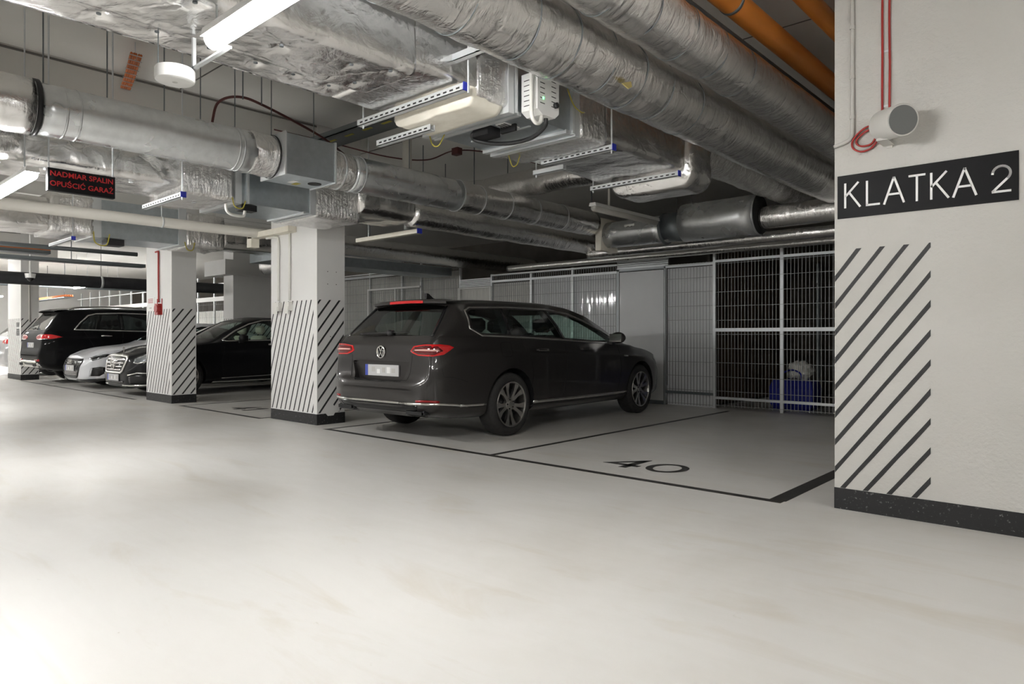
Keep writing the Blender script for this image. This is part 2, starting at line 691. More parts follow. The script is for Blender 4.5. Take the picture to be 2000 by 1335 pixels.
# bay number 40
part(floor, 'painted_digit', join(prism([(-3.28, 4.77), (-3.02, 5.10), (-3.02, 5.01), (-3.185, 4.82), (-3.185, 4.815), (-3.28, 4.77)][:5], fl, 0, 0.0012),
                                  prism([(-3.28, 4.77), (-2.95, 4.77), (-2.95, 4.83), (-3.19, 4.83)], fl, 0, 0.0012),
                                  prism([(-3.075, 4.685), (-3.005, 4.685), (-3.005, 5.10), (-3.02, 5.10), (-3.075, 5.03)], fl, 0, 0.0012)), 'line')
_o = [(-2.745 + 0.165 * cos(2 * pi * k / 48), 4.89 + 0.19 * sin(2 * pi * k / 48)) for k in range(48)]
_i = [(-2.745 + 0.104 * cos(2 * pi * k / 48), 4.89 + 0.138 * sin(2 * pi * k / 48)) for k in range(48)]
part(floor, 'painted_digit', ([(a, b, 0.0012) for a, b in _o + _i], [(k, (k + 1) % 48, (k + 1) % 48 + 48, k + 48) for k in range(48)]), 'line')
# the number of the empty bay between the two nearer columns
_o = [(-9.36 + 0.165 * cos(2 * pi * k / 48), 4.86 + 0.19 * sin(2 * pi * k / 48)) for k in range(48)]
_i = [(-9.36 + 0.112 * cos(2 * pi * k / 48), 4.86 + 0.14 * sin(2 * pi * k / 48)) for k in range(48)]
part(floor, 'painted_digit', join(prism([(-9.86, 4.74), (-9.60, 5.07), (-9.60, 4.98), (-9.765, 4.79)], fl, 0, 0.0012),
                                  prism([(-9.86, 4.74), (-9.53, 4.74), (-9.53, 4.80), (-9.77, 4.80)], fl, 0, 0.0012),
                                  prism([(-9.655, 4.655), (-9.585, 4.655), (-9.585, 5.07), (-9.655, 5.0)], fl, 0, 0.0012)), 'line')
part(floor, 'painted_digit', prism([(-9.40, 4.66), (-9.33, 4.66), (-9.33, 5.05), (-9.39, 5.05), (-9.50, 4.96), (-9.47, 4.92), (-9.40, 4.97)], fl, 0, 0.0012), 'line')

# wall of the stairwell with its sign
WY = 4.45
wall = single('wall_stair', box(-1.35, 8, WY, 9.35, 0, CEIL), 'wall', 'white rough plastered wall of the stairwell', 'wall', kind='structure', org=(-1.35, WY, 0))
wp = lambda a, b, d: (a, WY - d, b)
part(wall, 'plinth_band', box(-1.352, 8, WY - 0.003, WY + 0.3, 0.0, 0.128), 'plinth')
stripes(wall, wp, -1.348, -0.838, 0.13, 1.58, 1.31, 0.127, 0.023, phase=0.045, jag=0.0016)
sg = thing('stairwell_sign', 'long black plate lettered KLATKA 2 on the white wall', 'sign', (-0.883, WY - 0.006, 1.767))
part(sg, 'plate', box(-1.332, -0.436, WY - 0.006, WY, 1.767, 2.027), 'signb')


def glyph(ch, x0, x1, z0, z1):
    w, h = x1 - x0, z1 - z0
    if ch == 'K':
        return [[(x0, z0), (x0, z1)], [(x1 - 0.01, z1), (x0, z0 + h * 0.46)], [(x0 + w * 0.28, z0 + h * 0.60), (x1, z0)]]
    if ch == 'L':
        return [[(x0, z1), (x0, z0 + 0.006)], [(x0 - 0.006, z0 + 0.006), (x1, z0 + 0.006)]]
    if ch == 'A':
        return [[(x0, z0), ((x0 + x1) / 2, z1)], [((x0 + x1) / 2, z1), (x1, z0)], [(x0 + w * 0.19, z0 + h * 0.36), (x1 - w * 0.19, z0 + h * 0.36)]]
    if ch == 'T':
        return [[(x0, z1 - 0.006), (x1, z1 - 0.006)], [((x0 + x1) / 2, z0), ((x0 + x1) / 2, z1 - 0.006)]]
    if ch == '2':
        cx, r = (x0 + x1) / 2, w * 0.46
        pts = [(cx + r * cos(a), z1 - r - 0.004 + r * sin(a)) for a in [pi * 1.0 - 2 * pi * 0.62 * k / 16 for k in range(17)]]
        pts.append((x0 + 0.004, z0 + 0.008))
        return [pts, [(x0, z0 + 0.006), (x1, z0 + 0.006)]]
    return []


for ch, a, b, z0, z1 in (('K', -1.287, -1.203, 1.828, 1.978), ('L', -1.166, -1.096, 1.826, 1.976), ('A', -1.074, -0.970, 1.823, 1.978), ('T', -0.947, -0.863, 1.821, 1.974),
                         ('K', -0.834, -0.750, 1.820, 1.970), ('A', -0.729, -0.622, 1.817, 1.972), ('2', -0.553, -0.468, 1.815, 1.960)):
    part(sg, 'letter', seg_bars(glyph(ch, a, b, z0, z1), 0.0115, wp, 0.006, 0.009), 'signw')

# columns with stripes, chipped plinths
COLS = []


def column(n, x0, x1, y0, y1, label, stripe_z=1.49, top=CEIL):
    c = single('column', box(x0, x1, y0, y1, 0, top), 'colwall', label, 'column', kind='structure', org=(x1, y0, 0))
    part(c, 'plinth_band', box(x0 - 0.003, x1 + 0.003, y0 - 0.003, y1 + 0.003, 0.0, 0.13), 'plinth')
    pf = lambda a, b, d: (a, y0 - d, b)
    ps = lambda a, b, d: (x1 + d, a, b)
    stripes(c, pf, x0 + 0.0, x1 - 0.075, 0.14, stripe_z, 2.7, 0.104, 0.02, 0.03, 0.0008)
    stripes(c, ps, y0 + 0.01, y1 - 0.015, 0.14, stripe_z, 1.25, 0.133, 0.022, 0.02, 0.001)
    COLS.append(c)
    return c


col1 = column(1, -8.22, -7.15, 4.475, 4.86, 'white striped column beside the dark estate car, with two conduits')
col2 = column(2, -12.18, -11.16, 4.40, 4.78, 'white striped column with red alarm, in front of the black saloon')
col3 = column(3, -21.1, -19.86, 4.33, 4.70, 'white striped column at far left beside the black off-road car')
# blank notices stencilled on the far column
for z0, z1 in ((1.29, 1.40), (1.08, 1.25)):
    for k in range(4):
        part(col3, 'stencil_mark', box(-20.25, -20.0, 4.325, 4.33, z0 + (z1 - z0) * k / 4, z0 + (z1 - z0) * (k + 0.7) / 4), 'stripe')
part(col3, 'conduit', cyl((-19.84, 4.50, 1.4), (-19.84, 4.50, 2.6), 0.02, 8), 'whitep', True)
# repaired filler and drilled holes on the near column
part(col1, 'bare_patch', prism([(4.56, 0.165), (4.60, 0.23), (4.64, 0.22), (4.68, 0.25), (4.73, 0.19), (4.78, 0.21), (4.79, 0.15), (4.72, 0.13), (4.70, 0.10), (4.62, 0.10)],
                               lambda a, b, d: (-7.15 + d, a, b), 0.0015, 0.0035), 'colwall')
for a, b in ((4.62, 1.83), (4.74, 1.83), (4.62, 1.68), (4.74, 1.68), (4.66, 2.37), (4.66, 1.05)):
    part(col1, 'drill_hole', cyl((-7.149, a, b), (-7.1485, a, b), 0.006 if b < 2 else 0.012, 8), 'dark')
# beams over the columns
for i, (x0, x1, y1, lb) in enumerate(((-8.22, -7.15, 5.1, 'grey concrete beam above the near striped column'), (-12.18, -11.16, 5.1, 'grey concrete beam above the column with the alarm'),
                                      (-21.1, -19.86, 5.1, 'grey concrete beam above the far left column'))):
    bm_ = single('beam', box(x0 + 0.01, x1 - 0.01, -7, y1, 3.0, CEIL), 'beam', lb, 'beam', kind='structure')
    part(bm_, 'soffit_seam', box(x1 - 0.01, x1 - 0.004, -7, y1, CEIL - 0.035, CEIL - 0.015), 'seam')
# the pier behind the saloon and its capital
pier = single('pier', box(-17.07, -16.55, 8.0, 11.0, 0, CEIL), 'colwall', 'white and grey pier behind the black saloon', 'pier', kind='structure', org=(-16.55, 8, 0))
part(pier, 'capital', box(-17.6, -16.45, 7.75, 11.0, 2.58, 2.95), 'colwall')
stripes(pier, lambda a, b, d: (a, 8.0 - d, b), -17.05, -16.6, 0.14, 1.5, 2.7, 0.12, 0.022)
stripes(pier, lambda a, b, d: (-16.55 + d, a, b), 8.02, 9.4, 0.14, 1.5, 1.25, 0.133, 0.022)
for x in (-30.5,):
    c = single('column', box(x, x + 1.0, 4.3, 4.7, 0, CEIL), 'colwall', 'plain white column at the far end beyond the silver car', 'column', kind='structure')
# ceiling shutter seams
ceilo = bpy.data.objects['ceiling']
for x in (-5.2, -9.9, -14.3, -16.8):
    part(ceilo, 'shutter_seam', box(x, x + 0.012, -7, 9, CEIL - 0.004, CEIL), 'seam')
for y in (2.9, 5.6, 8.3):
    part(ceilo, 'shutter_seam', box(-22, 0, y, y + 0.012, CEIL - 0.004, CEIL), 'seam')


# ------------------------------------------------------------------ ducts
def flange_y(x0, x1, z0, z1, y, t=0.03, d=0.035):
    """galvanised frame round a rectangular duct"""
    o = rrect(x0 - t, x1 + t, z0 - t, z1 + t, 0.004, 1)
    return ductY(o, [y - d / 2, y + d / 2])


def rod(x, y, z0, z1=CEIL, r=0.006):
    return cyl((x, y, z0), (x, y, z1), r, 6)


def pins(pts, r=0.018):
    return join(*[cyl((x, y, z), (x, y, z - 0.006), r, 8) for x, y, z in pts])


def pull_in(vf, spots, axis, sgn, reach=0.13):
    """quilt the foil round its insulation pins: a dimple with creases running out of it; spots are (p, q) in the plane across `axis`"""
    V, F = vf
    out = []
    ia, ib = [i for i in (0, 1, 2) if i != axis]
    for p in V:
        q = list(p)
        for k, (a, b, lim) in enumerate(spots):
            da, db = q[ia] - a, q[ib] - b
            r = math.hypot(da, db)
            if r < reach * 2.2 and (q[axis] - lim) * sgn > 0:
                th = math.atan2(db, da)
                star = 0.5 + 0.5 * cos(7 * th + k * 1.7) * cos(3 * th + k)
                q[axis] -= sgn * (0.016 * math.exp(-(r / 0.035) ** 2) + 0.010 * star * min(1, r / 0.03) * math.exp(-r / (reach * 0.55)))
        out.append(tuple(q))
    return out, F


# --- the big foil duct above the lane
d1 = thing('ventilation_duct', 'wide foil-wrapped rectangular duct with galvanised damper, above the lane', 'duct', (-3.24, 3.4, 2.44))
ridge = lambda x: 0.0 if x > -3.28 else 0.055 * min(1, (-3.28 - x) / 0.08)
D1_PINS = [(-3.47, y, 2.6) for y in (1.05, 1.3, 1.55, 1.8, 2.02, 2.25)] + [(-3.06, 1.72, 2.6), (-3.0, 2.08, 2.6), (-3.2, 2.24, 2.6), (-3.18, 1.42, 2.6), (-2.93, 1.25, 2.6), (-2.92, 2.27, 2.6)]
part(d1, 'foil_section', pull_in(ductY(rrect(-3.65, -2.83, 2.45, 2.86, 0.05, 0.016, ridge), frange(-6.5, 0.95, 0.3)[:-1] + frange(0.95, 2.37, 0.013), 0.009, 3.4), D1_PINS, 2, -1), 'foilB', True)
part(d1, 'foil_section', ductY(rrect(-3.63, -2.84, 2.50, 2.84, 0.04, 0.05), frange(2.36, 2.86, 0.04), 0.012, 5), 'foilB', True)
part(d1, 'cream_wrap', ductY(rrect(-3.56, -2.85, 2.405, 2.60, 0.06, 0.05), frange(2.80, 3.07, 0.03), 0.012, 6), 'cream', True)
part(d1, 'foil_collar', ductY(rrect(-3.62, -2.83, 2.455, 2.82, 0.03, 0.05), frange(2.84, 3.09, 0.03), 0.012, 8), 'foilW', True)
for y in (3.115, 3.79):
    part(d1, 'flange', flange_y(-3.60, -2.84, 2.44, 2.82, y, 0.022, 0.05), 'steel')
part(d1, 'damper_body', box(-3.60, -2.84, 3.10, 3.80, 2.445, 2.82), 'galvd')
for y in (3.16, 3.745):
    part(d1, 'stiffener', box(-2.845, -2.815, y - 0.012, y + 0.012, 2.43, 2.80), 'steel')
for y in (3.20, 3.70):
    part(d1, 'stiffener', box(-3.62, -2.83, y - 0.02, y + 0.02, 2.425, 2.45), 'steel')
part(d1, 'stiffener', box(-3.50, -2.95, 3.44, 3.455, 2.437, 2.447), 'steel')
part(d1, 'foil_collar', ductY(rrect(-3.63, -2.815, 2.43, 2.83, 0.03, 0.05), frange(3.83, 4.13, 0.03), 0.012, 8), 'foilW', True)
part(d1, 'foil_section', ductY(rrect(-3.66, -2.83, 2.465, 2.85, 0.05, 0.05), frange(4.12, 5.33, 0.05), 0.014, 4), 'foilB', True)
part(d1, 'insulation_pins', pins([(x, y, 2.515 if x < -3.3 else 2.462) for x, y, _ in D1_PINS], 0.011), 'trayg', kind='stuff')
part(d1, 'product_tag', box(-3.10, -3.02, 3.27, 3.42, 2.4375, 2.4445), 'signw')
for k in range(3):
    part(d1, 'tag_mark', box(-3.092 + 0.024 * k, -3.076 + 0.024 * k, 3.28, 3.41, 2.4365, 2.4375), 'black')


def strut(name, x0, x1, y, z, label, cap='blue', rods=(), slots=True):
    """perforated hanger rail across the ducts"""
    t = thing(name, label, 'rail', ((x0 + x1) / 2, y, z))
    part(t, 'channel', join(box(x0, x1, y - 0.02, y + 0.02, z, z + 0.004), box(x0, x1, y - 0.02, y - 0.016, z, z + 0.04), box(x0, x1, y + 0.016, y + 0.02, z, z + 0.04)), 'steel')
    if slots:
        part(t, 'slots', join(*[box(x, x + 0.03, y - 0.0205, y - 0.0195, z + 0.014, z + 0.024) for x in frange(x0 + 0.03, x1 - 0.06, 0.055)]), 'dark', kind='stuff')
    if cap:
        part(t, 'end_cap', box(x1, x1 + 0.006, y - 0.023, y + 0.023, z - 0.003, z + 0.045), cap)
    for x in rods:
        part(t, 'hanger_rod', rod(x, y, z - 0.02), 'steel')
    return t


strut('hanger_rail', -3.80, -2.79, 2.70, 2.44, 'slotted steel rail with blue cap before the cream wrapped collar', rods=(-3.76, -2.77))
strut('hanger_rail', -3.86, -3.30, 2.90, 2.36, 'short steel rail below the cream wrapped collar', cap=None)
strut('hanger_rail', -3.45, -2.78, 4.18, 2.40, 'slotted steel rail with blue cap behind the damper', rods=(-2.80,))
strut('hanger_rail', -3.72, -3.40, 4.40, 2.40, 'small pale rail under the dark foil duct', cap=None, slots=False, rods=(-3.70,))
strut('hanger_rail', -3.72, -2.82, 5.22, 2.40, 'pale rail with blue cap at the end of the foil duct', rods=(-3.70,))
strut('hanger_rail', -2.93, -2.35, 2.66, 2.60, 'bare steel rail below the perforated cable tray', cap=None, slots=False)
strut('hanger_rail', -6.75, -5.90, 2.42, 2.22, 'slotted rail with blue cap under the middle foil duct', rods=(-5.92,))
strut('hanger_rail', -10.45, -9.50, 2.60, 2.22, 'slotted rail with blue cap under the far foil duct', rods=(-9.52,))
t = thing('hanger_rail', 'broad cream rail beside the top of the near column', 'rail', (-6.6, 5.05, 2.24))
part(t, 'channel', box(-7.12, -5.95, 5.0, 5.06, 2.215, 2.262), 'cream')
part(t, 'end_cap', box(-5.95, -5.94, 4.995, 5.065, 2.21, 2.267), 'blue')
part(t, 'hanger_rod', rod(-6.9, 5.03, 2.25), 'steel')
strut('hanger_rail', -10.9, -9.3, 5.6, 2.30, 'pale rail with blue cap left of the near column', cap='blue')

# the controller hanging on the damper
ct = thing('damper_actuator', 'pale grey actuator box with green light on the damper', 'actuator', (-2.74, 3.30, 2.43))
bxp = [(-2.82, 2.52), (-2.72, 2.43), (-2.66, 2.47), (-2.66, 2.70), (-2.82, 2.73)]
part(ct, 'housing', prism([(3.20, 2.44), (3.25, 2.415), (3.37, 2.415), (3.41, 2.45), (3.41, 2.67), (3.20, 2.67)], lambda a, b, d: (-2.81 + d, a, b), 0, 0.13), 'whitem')
for k in range(6):
    for y in (3.225, 3.335):
        part(ct, 'vent_slot', box(-2.6805, -2.6795, y, y + 0.045, 2.48 + k * 0.031, 2.485 + k * 0.031), 'dark')
    part(ct, 'vent_slot', box(-2.79, -2.72, 3.1995, 3.2005, 2.47 + k * 0.031, 2.475 + k * 0.031), 'dark')
part(ct, 'status_light', cyl((-2.68, 3.255, 2.515), (-2.676, 3.255, 2.515), 0.008, 10), 'gled')
part(ct, 'knob', cyl((-2.68, 3.37, 2.495), (-2.66, 3.37, 2.495), 0.018, 14), 'black', True)
part(ct, 'white_conduit', tube(bez([(-2.70, 3.165, 2.80), (-2.70, 3.165, 2.65), (-2.70, 3.165, 2.44), (-2.70, 3.175, 2.38), (-2.70, 3.21, 2.355), (-2.70, 3.25, 2.37), (-2.71, 3.275, 2.42)], 8), 0.012, 8), 'whitep', True)
part(ct, 'black_cable', tube(bez([(-2.72, 3.33, 2.42), (-2.74, 3.34, 2.37), (-2.86, 3.36, 2.33), (-3.05, 3.38, 2.335), (-3.22, 3.36, 2.36), (-3.32, 3.30, 2.39), (-3.30, 3.26, 2.42), (-3.2, 3.28, 2.43)], 10), 0.014, 8), 'black', True)
part(ct, 'motor', join(box(-3.28, -3.14, 3.24, 3.36, 2.385, 2.445), box(-3.12, -2.99, 3.34, 3.36, 2.40, 2.445)), 'black')
for n, pts in enumerate((((-3.56, 3.10, 2.43), (-3.54, 3.11, 2.36), (-3.50, 3.13, 2.35), (-3.47, 3.16, 2.43)), ((-3.52, 3.86, 2.43), (-3.50, 3.88, 2.35), (-3.47, 3.9, 2.36), (-3.46, 3.92, 2.43)),
                         ((-2.82, 3.68, 2.72), (-2.80, 3.72, 2.62), (-2.80, 3.80, 2.59), (-2.81, 3.86, 2.60)))):
    single('earth_wire', tube(bez(pts, 8), 0.0045, 6), 'yellow', ('yellow earth wire loop under the cream wrapped collar', 'yellow earth wire loop at the far flange of the damper',
                                                                ('yellow earth wire on the damper side below the round duct'))[n], 'wire', smooth=True)

# perforated cable tray beside the duct
tr = thing('cable_tray', 'perforated galvanised cable tray along the wide foil duct', 'cable tray', (-2.62, 1.5, 2.72))
part(tr, 'tray', join(box(-2.80, -2.575, -6, 3.05, 2.72, 2.723), box(-2.80, -2.797, -6, 3.05, 2.72, 2.78), box(-2.578, -2.575, -6, 3.05, 2.72, 2.78)), 'steel')
part(tr, 'perforation', join(*[box(x, x + 0.012, y, y + 0.03, 2.7185, 2.7205) for y in frange(0.6, 3.0, 0.06) for x in (-2.785, -2.745, -2.705, -2.665, -2.625)]
                             + [box(-2.574, -2.5745, y, y + 0.03, 2.745, 2.755) for y in frange(0.6, 3.0, 0.06)]), 'dark', kind='stuff')

# --- two round foil ducts at right
def round_duct_y(name, x, z, r, y0, y1, label, bands, mat='foilY', amp=0.007, tears=()):
    t = thing(name, label, 'duct', (x, (y0 + y1) / 2, z - r))
    part(t, 'foil_jacket', ductY(circ(x, z, r, 56), frange(y0, y1, 0.035), amp, 5.5), mat, True)
    for y in bands:
        a = random.uniform(-0.02, 0.02)
        rs = [[(x + (r + e + 0.004 * sin(3 * q + y * 9)) * cos(q), y + d + a * sin(q), z + (r + e + 0.004 * sin(3 * q + y * 9)) * sin(q)) for q in [2 * pi * k / 48 for k in range(48)]]
              for d, e in ((-0.004, 0.001), (-0.002, 0.004), (0.002, 0.004), (0.004, 0.001))]
        part(t, 'crease_band', rings(rs, False, False), 'trayg', True)  # dark bands stand in for thin dark creases in the foil
    return t


R1 = round_duct_y('round_foil_duct', -2.36, 2.675, 0.196, -3.0, 7.75, 'lower round foil-wrapped duct passing in front of the stairwell sign', [0.9, 1.35, 1.8, 2.2, 2.62, 2.95, 3.3, 3.62, 3.95, 4.35], 'foilY')
part(R1, 'torn_hole', prism([(3.38, 2.57), (3.45, 2.595), (3.48, 2.575), (3.46, 2.56)], lambda a, b, d: (-2.345 + 0.165 + d - (2.6 - b) * 0.6, a, b - 0.05), 0.0, 0.008), 'wool', label='torn spot with yellow wool')
R2 = round_duct_y('round_foil_duct', -1.985, 2.835, 0.163, -3.0, 7.75, 'upper round foil-wrapped duct beside the orange pipe', [1.0, 1.5, 2.0, 2.4, 2.85, 3.2, 3.6, 4.0, 4.4], 'foilY', 0.006)


def clamp_y(x, y, z, r, w=0.03):
    rs = [[(x + (r + e) * cos(q), y + d, z + (r + e) * sin(q)) for q in [2 * pi * k / 40 for k in range(40)]] for d, e in ((-w / 2, 0), (-w / 2, 0.004), (w / 2, 0.004), (w / 2, 0))]
    return rings(rs, False, False)


for x, z, r, lb, ys in ((-1.90, 3.195, 0.08, 'thick orange drain pipe running beside the round foil ducts', (1.9, 3.25, 4.2)), (-1.665, 3.385, 0.066, 'thinner orange drain pipe close to the white stairwell wall', (2.6, 3.05, 4.3))):
    t = thing('orange_pipe', lb, 'pipe', (x, 3, z - r))
    part(t, 'pipe', ductY(circ(x, z, r, 36), frange(-3, 7.6, 0.5)), 'orange', True)
    part(t, 'socket', ductY(circ(x, z, r + 0.008, 36), [2.05, 2.07, 2.17, 2.19]), 'orange', True)
    for y in ys:
        part(t, 'clamp', clamp_y(x, y, z, r), 'trayg', True)
        part(t, 'hanger_rod', rod(x, y, z + r, CEIL, 0.007), 'trayg')
cb = thing('cable_bundle', 'thin dark pipes between orange pipe and round foil duct', 'pipe', (-2.02, 3, 3.04))
for dx, dz, rr, mt in ((0, 0, 0.014, 'trayg'), (0.035, 0.012, 0.012, 'offwhite'), (0.062, 0.03, 0.014, 'trayg')):
    part(cb, 'thin_pipe', cyl((-2.05 + dx, -3, 3.05 + dz), (-2.05 + dx, 7.6, 3.05 + dz), rr, 8), mt, True)
strut('hanger_rail', -2.1, -1.45, 3.28, 3.22, 'dark rail with red edge behind the orange pipes', cap=None, slots=False)
single('ceiling_conduit', cyl((-2.9, 2.55, 3.45), (-1.4, 2.55, 3.45), 0.02, 10), 'steel', 'grey steel pipe crossing behind the orange pipes', 'pipe', smooth=True)
t = thing('pipe_hanger', 'pair of dark hanger rods between the two orange pipes', 'hanger', (-1.76, 3.36, 3.12))
for x, y in ((-1.78, 3.35), (-1.74, 3.37)):
    part(t, 'rod', rod(x, y, 3.12, CEIL, 0.008), 'trayg')

# --- the big duct goes on as a round foil duct behind the lower one
t = thing('round_foil_duct', 'crinkled round foil duct continuing the wide duct towards the silencer', 'duct', (-2.98, 6.5, 2.5))
part(t, 'foil_jacket', ductY(circ(-2.98, 2.80, 0.205, 56), frange(5.6, 9.3, 0.04), 0.012, 6), 'foilW', True)
part(t, 'foil_corner', ductY(rrect(-3.62, -2.76, 2.33, 2.84, 0.14, 0.05), frange(5.345, 5.80, 0.03), 0.014, 5, [0.93, 0.98, 1.0, 1.0, 1.0, 1.0, 1.0, 1.0, 1.0, 1.0, 1.0, 1.0, 0.98, 0.93, 0.86, 0.75]), 'foilB', True)
t = thing('round_foil_duct', 'wrinkled foil duct crossing below the ceiling behind the galvanised pipe', 'duct', (-5.6, 6.3, 2.45))
part(t, 'foil_jacket', ductX(circ(6.35, 2.93, 0.16, 40), frange(-7.6, -3.25, 0.05), 0.012, 5), 'foilX', True)

# --- long galvanised pipe at left with box damper
LX, LZ, LR = -5.46, 2.585, 0.172
t = thing('spiral_duct', 'long galvanised round duct with a square box, crossing the left ceiling', 'duct', (LX, 3, LZ - LR))
part(t, 'foil_section', ductY(circ(LX, LZ, LR + 0.012, 48), frange(-6.5, 1.24, 0.08), 0.006, 4), 'foilY', True)
part(t, 'black_strap', clamp_y(LX, 1.26, LZ, LR + 0.012, 0.03), 'black', True)
part(t, 'steel_section', ductY(circ(LX, LZ, LR, 64), frange(1.25, 2.77, 0.1)), 'galv', True)
for y in (2.62, 2.66, 1.42, 1.50):
    part(t, 'bead', clamp_y(LX, y, LZ, LR, 0.012), 'galv', True)
part(t, 'foil_collar', ductY(circ(LX, LZ, LR + 0.004, 48), frange(2.75, 2.98, 0.02), 0.012, 9), 'foilW', True)
part(t, 'black_strap', clamp_y(LX, 2.965, LZ, LR + 0.008, 0.012), 'black', True)
part(t, 'box_damper', box(-5.66, -5.26, 2.99, 3.48, 2.42, 2.765), 'galvd')
for y in (2.985, 3.47):
    part(t, 'box_edge', box(-5.67, -5.25, y, y + 0.015, 2.41, 2.775), 'steel')
part(t, 'round_port', cyl((-5.44, 3.38, 2.415), (-5.44, 3.38, 2.42), 0.06, 24), 'dark')
part(t, 'warning_label', box(-5.56, -5.45, 3.18, 3.23, 2.417, 2.4195), 'signw')
part(t, 'warning_label', box(-5.60, -5.52, 3.24, 3.29, 2.417, 2.4195), 'yellow')
part(t, 'foil_collar', ductY(circ(LX, LZ, LR - 0.002, 48), frange(3.48, 3.74, 0.02), 0.007, 9), 'foilW', True)
for y in (3.62, 3.76, 3.84):
    part(t, 'bead', clamp_y(LX, y, LZ, LR, 0.012), 'steel', True)
part(t, 'steel_section', ductY(circ(LX, LZ, LR - 0.004, 64), frange(3.74, 5.12, 0.1)), 'galv', True)
part(t, 'bead', clamp_y(LX, 5.12, LZ, LR, 0.014), 'steel', True)
part(t, 'foil_section', ductY(circ(LX, LZ, LR - 0.012, 48), frange(5.12, 7.66, 0.05), 0.007, 6), 'foilY', True)
for y in (5.45, 5.9, 6.4, 6.95):
    part(t, 'crease_band', clamp_y(LX, y, LZ, LR - 0.010, 0.008), 'steel', True)
for i, (x, y) in enumerate(((-5.6, 1.35), (-5.60, 1.75), (-5.62, 2.16), (-5.6, 3.05), (-5.6, 3.47), (-5.64, 2.45), (-5.6, 4.6), (-5.6, 2.72))):
    part(t, 'hanger_rod', rod(x, y, LZ + 0.09, CEIL, 0.005), 'trayg')

# --- middle foil duct with galvanised damper, above the near column
t = thing('ventilation_duct', 'middle foil-wrapped duct with galvanised damper near the column top', 'duct', (-6.35, 3, 2.22))
part(t, 'foil_section', pull_in(ductY(rrect(-6.72, -6.0, 2.335, 2.80, 0.05, 0.025), frange(-6.5, 0.9, 0.3)[:-1] + frange(0.9, 2.47, 0.02), 0.014, 4), [(y, z, -6.2) for y, z in ((1.0, 2.6), (1.25, 2.62), (1.52, 2.6), (1.80, 2.6), (2.05, 2.58), (2.3, 2.58))], 0, 1, 0.2), 'foilB', True)
part(t, 'foil_transition', ductY(rrect(-6.72, -5.98, 2.27, 2.80, 0.03, 0.05), frange(2.45, 2.90, 0.03), 0.013, 8), 'foilW', True)
part(t, 'flange', flange_y(-6.70, -6.0, 2.27, 2.78, 2.94, 0.02, 0.06), 'steel')
part(t, 'damper_body', box(-6.69, -6.0, 2.95, 3.70, 2.265, 2.78), 'galvd')
part(t, 'stiffener', box(-6.005, -5.975, 3.02, 3.04, 2.26, 2.78), 'steel')
part(t, 'flange', flange_y(-6.70, -6.0, 2.27, 2.78, 3.70, 0.02, 0.06), 'steel')
part(t, 'stiffener', box(-6.70, -5.99, 3.60, 3.63, 2.25, 2.27), 'steel')
part(t, 'foil_collar', ductY(rrect(-6.70, -5.98, 2.235, 2.78, 0.05, 0.05), frange(3.73, 4.25, 0.03), 0.018, 8), 'foilW', True)
part(t, 'foil_section', ductY(rrect(-6.60, -5.9, 2.33, 2.74, 0.12, 0.05), frange(4.23, 4.95, 0.04), 0.02, 5), 'foilB', True)
part(t, 'foil_section', ductY(circ(-6.0, 2.425, 0.142, 44), frange(4.93, 8.35, 0.05), 0.008, 5), 'foilY', True)
part(t, 'actuator', box(-6.10, -5.99, 2.97, 3.12, 2.20, 2.255), 'black')
part(t, 'white_conduit', tube(bez([(-6.02, 2.84, 2.24), (-6.02, 2.85, 2.18), (-6.02, 2.90, 2.15), (-6.02, 3.0, 2.15), (-6.02, 3.02, 2.20)], 8), 0.014, 8), 'whitep', True)
part(t, 'earth_wire', tube(bez([(-5.98, 2.88, 2.30), (-5.97, 2.90, 2.22), (-5.97, 2.97, 2.21), (-5.97, 3.0, 2.28)], 8), 0.006, 6), 'yellow', True)
part(t, 'insulation_pins', pins([(-6.15, y, 2.33) for y in (1.2, 1.5, 1.8, 2.1)] + [(-6.3, 2.68, 2.266)]), 'steel', kind='stuff')
part(t, 'side_pins', join(*[cyl((-6.012, y, z), (-6.004, y, z), 0.016, 8) for y, z in ((1.25, 2.62), (1.52, 2.6), (1.80, 2.6), (2.05, 2.58))]), 'steel', kind='stuff')

# --- far foil duct with galvanised damper
t = thing('ventilation_duct', 'farther foil-wrapped duct with long galvanised damper, seen behind the white pipe', 'duct', (-9.95, 3, 2.28))
part(t, 'foil_section', ductY(rrect(-10.3, -9.6, 2.33, 2.72, 0.06, 0.06), frange(-6.5, 1.2, 0.3)[:-1] + frange(1.2, 2.4, 0.05), 0.014, 4), 'foilB', True)
part(t, 'foil_transition', ductY(rrect(-10.3, -9.58, 2.30, 2.78, 0.04, 0.05), frange(2.38, 2.84, 0.035), 0.016, 7), 'foilW', True)
for y in (2.88, 3.92):
    part(t, 'flange', flange_y(-10.28, -9.60, 2.31, 2.77, y, 0.02, 0.10), 'steel')
part(t, 'damper_body', box(-10.27, -9.6, 2.90, 3.92, 2.30, 2.77), 'galvd')
part(t, 'foil_collar', ductY(rrect(-10.28, -9.58, 2.28, 2.76, 0.06, 0.05), frange(3.98, 4.5, 0.035), 0.016, 7), 'foilW', True)
part(t, 'foil_section', ductY(rrect(-10.2, -9.6, 2.32, 2.70, 0.1, 0.06), frange(4.5, 5.6, 0.05), 0.016, 4), 'foilB', True)
part(t, 'foil_section', ductY(circ(-9.75, 2.57, 0.165, 40), frange(5.55, 11.5, 0.08), 0.008, 5), 'foilY', True)
part(t, 'actuator', box(-9.8, -9.6, 3.0, 3.2, 2.21, 2.29), 'black')
part(t, 'earth_wire', tube(bez([(-9.58, 2.84, 2.36), (-9.57, 2.86, 2.22), (-9.57, 2.98, 2.20), (-9.57, 3.02, 2.34)], 8), 0.008, 6), 'yellow', True)
